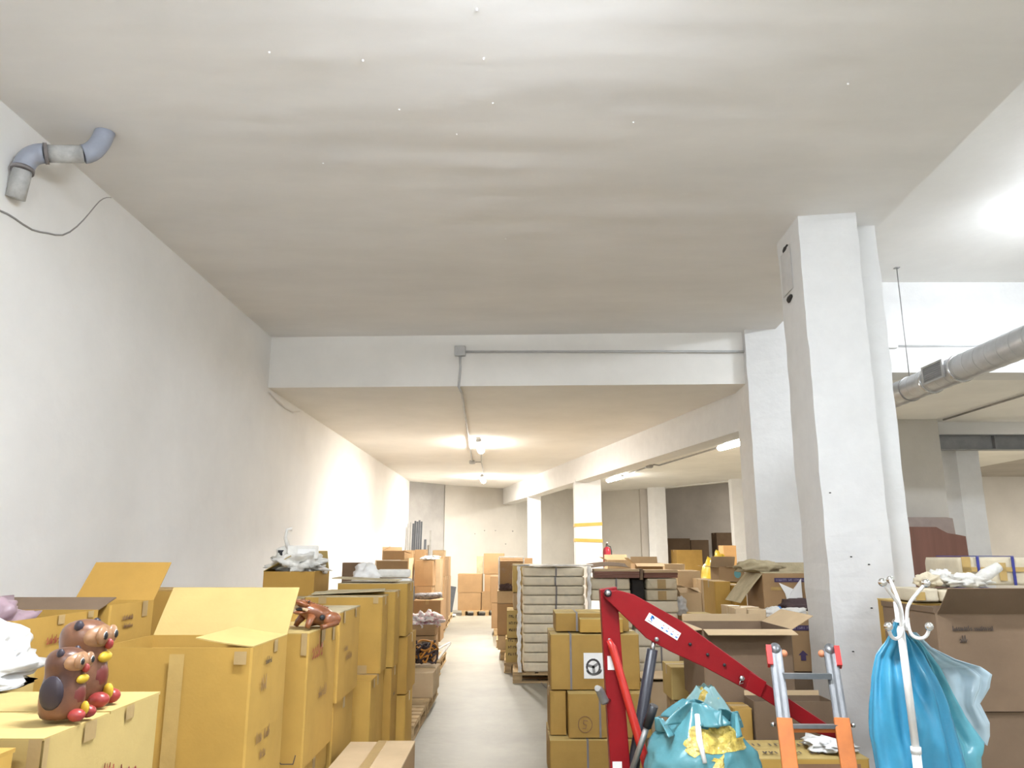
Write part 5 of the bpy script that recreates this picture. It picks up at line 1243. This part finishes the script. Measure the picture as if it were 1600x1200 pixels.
# ================================================================== TURQUOISE SACKS
def sack(label, c, r, z0, m, seed, film=None):
    t = thing('refuse_sack', label, 'sack', (c[0], c[1], z0))
    H = r[2]
    def fn(u, v, grow=1.0):
        a = 2 * PI * u
        prof = [(.0, .80), (.15, 1.0), (.5, 1.02), (.72, .90), (.86, .62), (.94, .42), (1.0, .30)]
        for (v0, p0), (v1, p1) in zip(prof[:-1], prof[1:]):
            if v <= v1: q = p0 + (p1 - p0) * (v - v0) / (v1 - v0); break
        d = Vector((math.cos(a), math.sin(a), v * 2.2))
        k = q * (1 + .13 * nz(d, 1.2, seed) + .10 * (0.4 - abs(nz(d, 2.3, seed + 3)) * 1.4) + .05 * (.4 - abs(nz(d, 5.0, seed + 7))))
        k *= grow
        return (r[0] * k * math.cos(a), r[1] * k * math.sin(a), H * v * (1 + .06 * nz(d, 1.5, seed + 1)))
    MB().grid(fn, 72, 40, True).obj('sack_skin', m, t)
    return t, fn
p = at_Y(1092, 1200, 3.75)
zb = 0.45
carton('carton carrying the knotted turquoise sack', p.x - .25, p.x + .27, 3.55, 4.02 - .02 + .0, 0.14, .447, 'm')
for o in [o for o in COL.objects if o.get('label') == 'carton carrying the knotted turquoise sack']: o.location.x += .03
t, fn = sack('turquoise plastic sack with yellow cellophane showing, white tie', (p.x + .01, 3.76), (.27, .20, .60), zb, 'teal', 4)
# yellow filling showing through the torn front and top
def patch(name, m, u0, u1, v0, v1, seed, out=1.012):
    def g(a, b):
        e = .03 * math.sin(b * 9 + seed); w = 0.5 - abs(b - .5)
        u = u0 + (u1 - u0) * a + (.5 - a) * .09 * (1 - 2 * w) + .03 * nz((a * 2, b * 4, seed + 3), 1.0); v = v0 + (v1 - v0) * b + .05 * nz((a * 3, b * 3, seed), 1.0)
        x, y, z = fn(u, v, out + .02 * abs(nz((a * 6, b * 6, seed), 1.3))); return (x, y, z)
    return MB().grid(g, 20, 16).obj(name, m, t)
patch('cellophane', 'gold', .665, .93, .74, .90, 3); patch('cellophane', 'gold', .745, .80, .50, .70, 5)
a = Vector(fn(.735, .70, 1.05)); b = Vector(fn(.715, .96, 1.12))
MB().tube([a, a.lerp(b, .5) + Vector((-.01, -.015, 0)), b + Vector((0, -.01, .0))], [.010, .014, .012], 8).obj('tie', 'white', t)
def ear(u, v, ln, wd, tilt):
    x, y, z = fn(u, v); d = Vector((math.cos(2 * PI * u), math.sin(2 * PI * u), 0)); s = Vector((-d.y, d.x, 0))
    def g(a, b):
        w_ = wd * (1 - .75 * b ** 1.4) * (a - .5) * 2
        return Vector((x, y, z)) + s * w_ + d * (tilt * b * ln) + Vector((0, 0, ln * b)) + d * (.03 * math.sin(a * 9 + u * 20) * (1 - b * .5))
    solid(MB().grid(g, 16, 10).obj('gathered_corner', 'teal', t), .002)
ear(.95, .86, .08, .14, -.05); ear(.72, .90, .09, .15, -.35); ear(.52, .86, .06, .12, .35); ear(.86, .90, .06, .12, -.1); ear(.25, .9, .08, .15, .2)
q = at_Y(1073, 1100, 5.0); zt = zpx(1040, 5.0)
t, fn = sack('pale turquoise sack of yellow cellophane standing behind', (q.x + .01, 4.55 + .0), (.16, .13, .52), .50, 'film_teal', 14)
MB().ball((0, 0, .26), (.11, .09, .24), 24, 16, lambda p: p * (1 + .25 * nz(p, 14))).obj('cellophane', 'gold', t)
carton('carton carrying the pale turquoise sack', q.x - .14, q.x + .16, 4.42, 4.68, .14, .497, 'm')
cpx('small pale yellow carton above the pale turquoise sack', 1048, 1098, 1042, 6.2, .35, .66, m='yi', sup=(0, 'pale carton underneath the small yellow one by the sack', 'p'))

# ================================================================== COAT RACK
RX, RY = at_Y(1405, 1000, 3.2).x + .02, 3.2
t = thing('coat_rack', 'white metal coat rack with chrome ball tips', 'coat rack', (RX, RY, 0))
b0 = Vector((RX, RY, 0)); zt = at_Y(1400, 940, 3.2).z
zj = at_Y(1430, 1172, 3.2).z
MB().tube([(0, 0, .03), (0, 0, zj)], .0175, 14).obj('lower_pole', 'white_metal', t)
MB().tube([(0, 0, zj), (-.012, 0, zt)], .0150, 14).obj('upper_pole', 'white_metal', t)
MB().tube([(0, 0, zj - .012), (0, 0, zj + .012)], .020, 14).obj('pole_joint', 'white_metal', t)
def bez(pts, n=16):
    out = []
    for i in range(n + 1):
        f = i / n; q = [Vector(p) for p in pts]
        while len(q) > 1: q = [q[k].lerp(q[k + 1], f) for k in range(len(q) - 1)]
        out.append(q[0])
    return out
def hook(pxs, Yend):
    """an arm drawn up the pole and out: list of pixels, the last with its own depth"""
    n = len(pxs); pts = []
    for i, (x, y) in enumerate(pxs): pts.append(at_Y(x, y, RY - .02 + (Yend - RY) * (i / (n - 1)) ** 1.5) - b0)
    d = pts[:1]
    for a, b in zip(pts[:-1], pts[1:]): d += [a.lerp(b, .33), a.lerp(b, .66), b]
    for _ in range(3): d = [d[0]] + [(d[i - 1] + d[i] * 2 + d[i + 1]) / 4 for i in range(1, len(d) - 1)] + [d[-1]]
    o = MB().tube(d, .0068, 10).obj('hook', 'white_metal', t)
    MB().ball(d[-1], .0165, 14, 9).obj('ball_tip', 'chrome', o)
hook([(1408, 990), (1408, 965), (1406, 945), (1393, 930), (1379, 910)], 3.05)
hook([(1411, 980), (1410, 955), (1403, 935), (1396, 918), (1391, 906)], 3.45)
hook([(1417, 985), (1417, 960), (1418, 945), (1432, 928), (1447, 911)], 3.15)
hook([(1409, 970), (1410, 985), (1405, 998), (1396, 999), (1390, 990), (1388, 979)], 3.05)
hook([(1411, 970), (1412, 985), (1408, 996), (1402, 992), (1400, 982), (1400, 973)], 3.40)
hook([(1418, 965), (1420, 985), (1427, 996), (1440, 999), (1450, 993), (1452, 979)], 3.15)
for k in range(4):
    a = PI / 4 + k * PI / 2; c, s = math.cos(a), math.sin(a)
    MB().tube([(0, 0, .12), (.12 * c, .12 * s, .10), (.22 * c, .22 * s, .02)], .012, 10).obj('foot', 'white_metal', t)
MB().tube([(-.19, -.01, .765), (0, -.01, .77)], .006, 8)

# ------------------------------------------------------------------ bags hanging on it
def hang(name, label, top, outline, m, seed, depth, yoff, pleats=9, amp=.035, par=None, nu=90, nv=46, cat='plastic bag', z_end=None):
    """bag gathered at a hook: outline = [(row_y, left_px, right_px)], turned into width per height"""
    yo = lambda i: yoff * min(1.0, i / 3.0)
    rows = [(at_Y(l, y, RY + yo(i)), at_Y(r, y, RY + yo(i))) for i, (y, l, r) in enumerate(outline)]
    base = Vector((top.x, top.y, rows[-1][0].z))
    def fn(u, v):
        k = v * (len(rows) - 1); i = min(int(k), len(rows) - 2); f = k - i
        l = rows[i][0].lerp(rows[i + 1][0], f); r = rows[i][1].lerp(rows[i + 1][1], f)
        cx, hw, z = (l.x + r.x) / 2, (r.x - l.x) / 2, (l.z + r.z) / 2
        a = 2 * PI * u; w_ = amp * (0.25 + .75 * math.sin(PI * min(1, v * 1.1 + .05)))
        fold = math.cos(a * pleats + 2.4 * nz((math.cos(a) * 1.5, math.sin(a) * 1.5, v * 1.6), 1.0, seed))
        kk = 1 + w_ * 9.0 * (fold * (1 - .45 * v) + 1.6 * nz((math.cos(a) * 2, math.sin(a) * 2, v * 5), 1.1, seed + 4)) - w_
        dep = depth * (0.22 + .78 * min(1, v * 1.6))
        x = cx + hw * math.cos(a) * (1 + .12 * (kk - 1)); y = top.y + yo(k) + dep * math.sin(a) * kk
        return Vector((x, y, z + .012 * nz((a, v * 4, 1), 1.3, seed) * v)) - base
    o = MB().grid(fn, nu, nv, True).obj(name, m, par, loc=None if par else base)
    if not par: tag(o, label, cat)
    return o
top = Vector((RX - .01, RY + .0, at_Y(1400, 975, RY).z))
hang('plastic_bag', 'big blue plastic sack hanging from the coat rack', top, [(972, 1398, 1404), (990, 1391, 1416), (1005, 1384, 1428), (1025, 1370, 1442), (1060, 1363, 1462), (1100, 1361, 1480), (1150, 1363, 1495), (1200, 1370, 1508), (1260, 1380, 1520), (1330, 1392, 1522)], 'blue', 3, .085, .115, 11)
hang('plastic_bag', 'bright cyan plastic sack hanging beside the blue one', top, [(990, 1420, 1426), (1010, 1430, 1444), (1040, 1440, 1466), (1080, 1446, 1486), (1120, 1452, 1508), (1160, 1456, 1536), (1180, 1458, 1530), (1210, 1460, 1534), (1270, 1466, 1540), (1330, 1470, 1538)], 'cyan', 9, .05, .27, 7, .05)
hang('plastic_bag', 'pale translucent carrier bag with knot behind the cyan sack', top, [(988, 1424, 1432), (1012, 1440, 1456), (1030, 1452, 1492), (1042, 1458, 1530), (1055, 1464, 1548), (1075, 1470, 1545), (1100, 1482, 1530), (1130, 1492, 1546), (1150, 1505, 1546), (1162, 1525, 1540)], 'film_blue', 15, .035, .40, 5, .05)

# ================================================================== RIGHT FOREGROUND CARTONS AND PARCELS
Y = 4.2; a = at_Y(1462, 958, Y)
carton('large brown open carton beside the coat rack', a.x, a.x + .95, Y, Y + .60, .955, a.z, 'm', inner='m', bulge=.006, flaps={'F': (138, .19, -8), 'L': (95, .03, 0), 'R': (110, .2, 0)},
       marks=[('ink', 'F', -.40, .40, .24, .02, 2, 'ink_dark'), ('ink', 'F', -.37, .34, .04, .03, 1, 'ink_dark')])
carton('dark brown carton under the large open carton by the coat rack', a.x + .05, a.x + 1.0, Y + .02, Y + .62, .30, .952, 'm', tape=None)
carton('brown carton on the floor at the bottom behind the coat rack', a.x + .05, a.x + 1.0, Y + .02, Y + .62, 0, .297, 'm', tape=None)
b_ = at_Y(1428, 941, 5.0)
carton('yellow carton peeking out behind the large open carton', b_.x, b_.x + .6, 5.0, 5.5, .90, b_.z, 'y', top='yi', tape=None, sup=(0, 'yellow carton underneath the peeking one', 'y'))
zs = b_.z + .004
def parcel(label, x0, x1, y0, y1, z0, h, seed, straps, m='parcel', tapes=()):
    t = bundle(label, x0, x1, y0, y1, z0, h, seed, m); d = (y1 - y0) / 2
    for s in straps: 
        MB().box(s - .009, s + .009, -d - .018, -d - .012, 0, h).box(s - .009, s + .009, -d - .018, d + .018, h + .001, h + .006).obj('strap', 'strap_blue', t)
    for (x0_, x1_, z0_, z1_) in tapes: MB().box(x0_, x1_, -d - .0145, -d - .011, z0_, z1_).obj('tape', 'tape_clear', t)
    return t
p0 = at_Y(1466, 930, 5.0).x
parcel('flat beige parcel with blue straps lying on the yellow carton', p0, p0 + .52, 4.95, 5.35, zs, .075, 201, (-.05, .12))
parcel('small beige taped packet beside the flat strapped parcel', b_.x + .0, p0 - .01, 4.97, 5.3, zs, .085, 203, (), tapes=[(-.08, -.02, .01, .06)])
q = at_Y(1499, 870, 5.35); w_ = .62
carton('tall yellow carton carrying the taped parcel by the near column', q.x, q.x + .7, 5.56, 6.0, 0, 1.49, 'y', tape=None)
parcel('thick beige parcel with blue straps and glossy tape', q.x + .01, q.x + .01 + w_, 5.38, 5.85, zs + .085, q.z - zs - .085, 205, (-.19, .05), tapes=[(-.3, .3, .09, .12), (-.05, .0, .03, .15), (.15, .3, .04, .13), (-.3, -.24, .0, .19)])
for i, (x, y, z, rx, rz, s) in enumerate([(1512, 917, zs + .115, .14, .05, 'long white crumpled paper roll on the flat strapped parcel'), (1485, 905, zs + .14, .075, .9, 'short white paper roll behind the long crumpled one'), (1452, 922, zs + .115, .075, .2, 'pale crumpled packet on the small taped packet')]):
    c = at_Y(x, y, 5.15); crumple('paper_roll', s, 'paper roll', (c.x, 5.15 + .12 * (i == 1), zs + .082 + (.04 if i != 1 else .05)), (rx, .07, .042 if i != 1 else .055), ['paper', 'paper', 'parcel'][i], 300 + i, .45, 6, 40, 18, floor=zs + .078)
c = at_Y(1545, 905, 5.15)
o = MB().tube([(0, 0, 0), (.05, .0, .035), (.10, 0, .06), (.15, 0, .09)], [.035, .04, .036, .03], 10).obj('paper_roll', 'paper', loc=(c.x - .09, 5.12, zs + .125)); tag(o, 'tilted white paper roll against the thick strapped parcel', 'paper roll')
# wooden panels against the pier
p = at_Y(1404, 823, 12.9); xs = [1400, 1462, 1470, 1480, 1493, 1508, 1518]; ys = [823, 823.5, 828, 833, 835, 838, 905]
pts = [at_Y(x, y, 12.9) for x, y in zip(xs, ys)]
bx = pts[0].x - .3
pl = [(0, 0), (pts[-1].x - bx + .02, 0)] + [(q.x - bx, q.z) for q in pts[::-1]] + [(0, pts[0].z)]
o = MB().prism(pl, -.018, .018).obj('bed_panel', 'wood_dark', loc=(bx, 12.9, 0)); o.rotation_euler = (PI / 2, 0, 0); tag(o, 'reddish brown wooden bed panel with a stepped top corner', 'panel')
q = at_Y(1404, 808, 13.1); q2 = at_Y(1490, 809, 13.1)
pl = [(0, 0), (q2.x - bx + .15, 0), (q2.x - bx + .02, q.z - .32), (q2.x - bx, q.z - .02), (q2.x - bx - .1, q.z), (0, q.z)]
o = MB().prism(pl, -.02, .02).obj('bed_panel', 'wood_edge', loc=(bx, 13.15, 0)); o.rotation_euler = (PI / 2, 0, 0); tag(o, 'grey brown panel standing behind the reddish bed panel', 'panel')
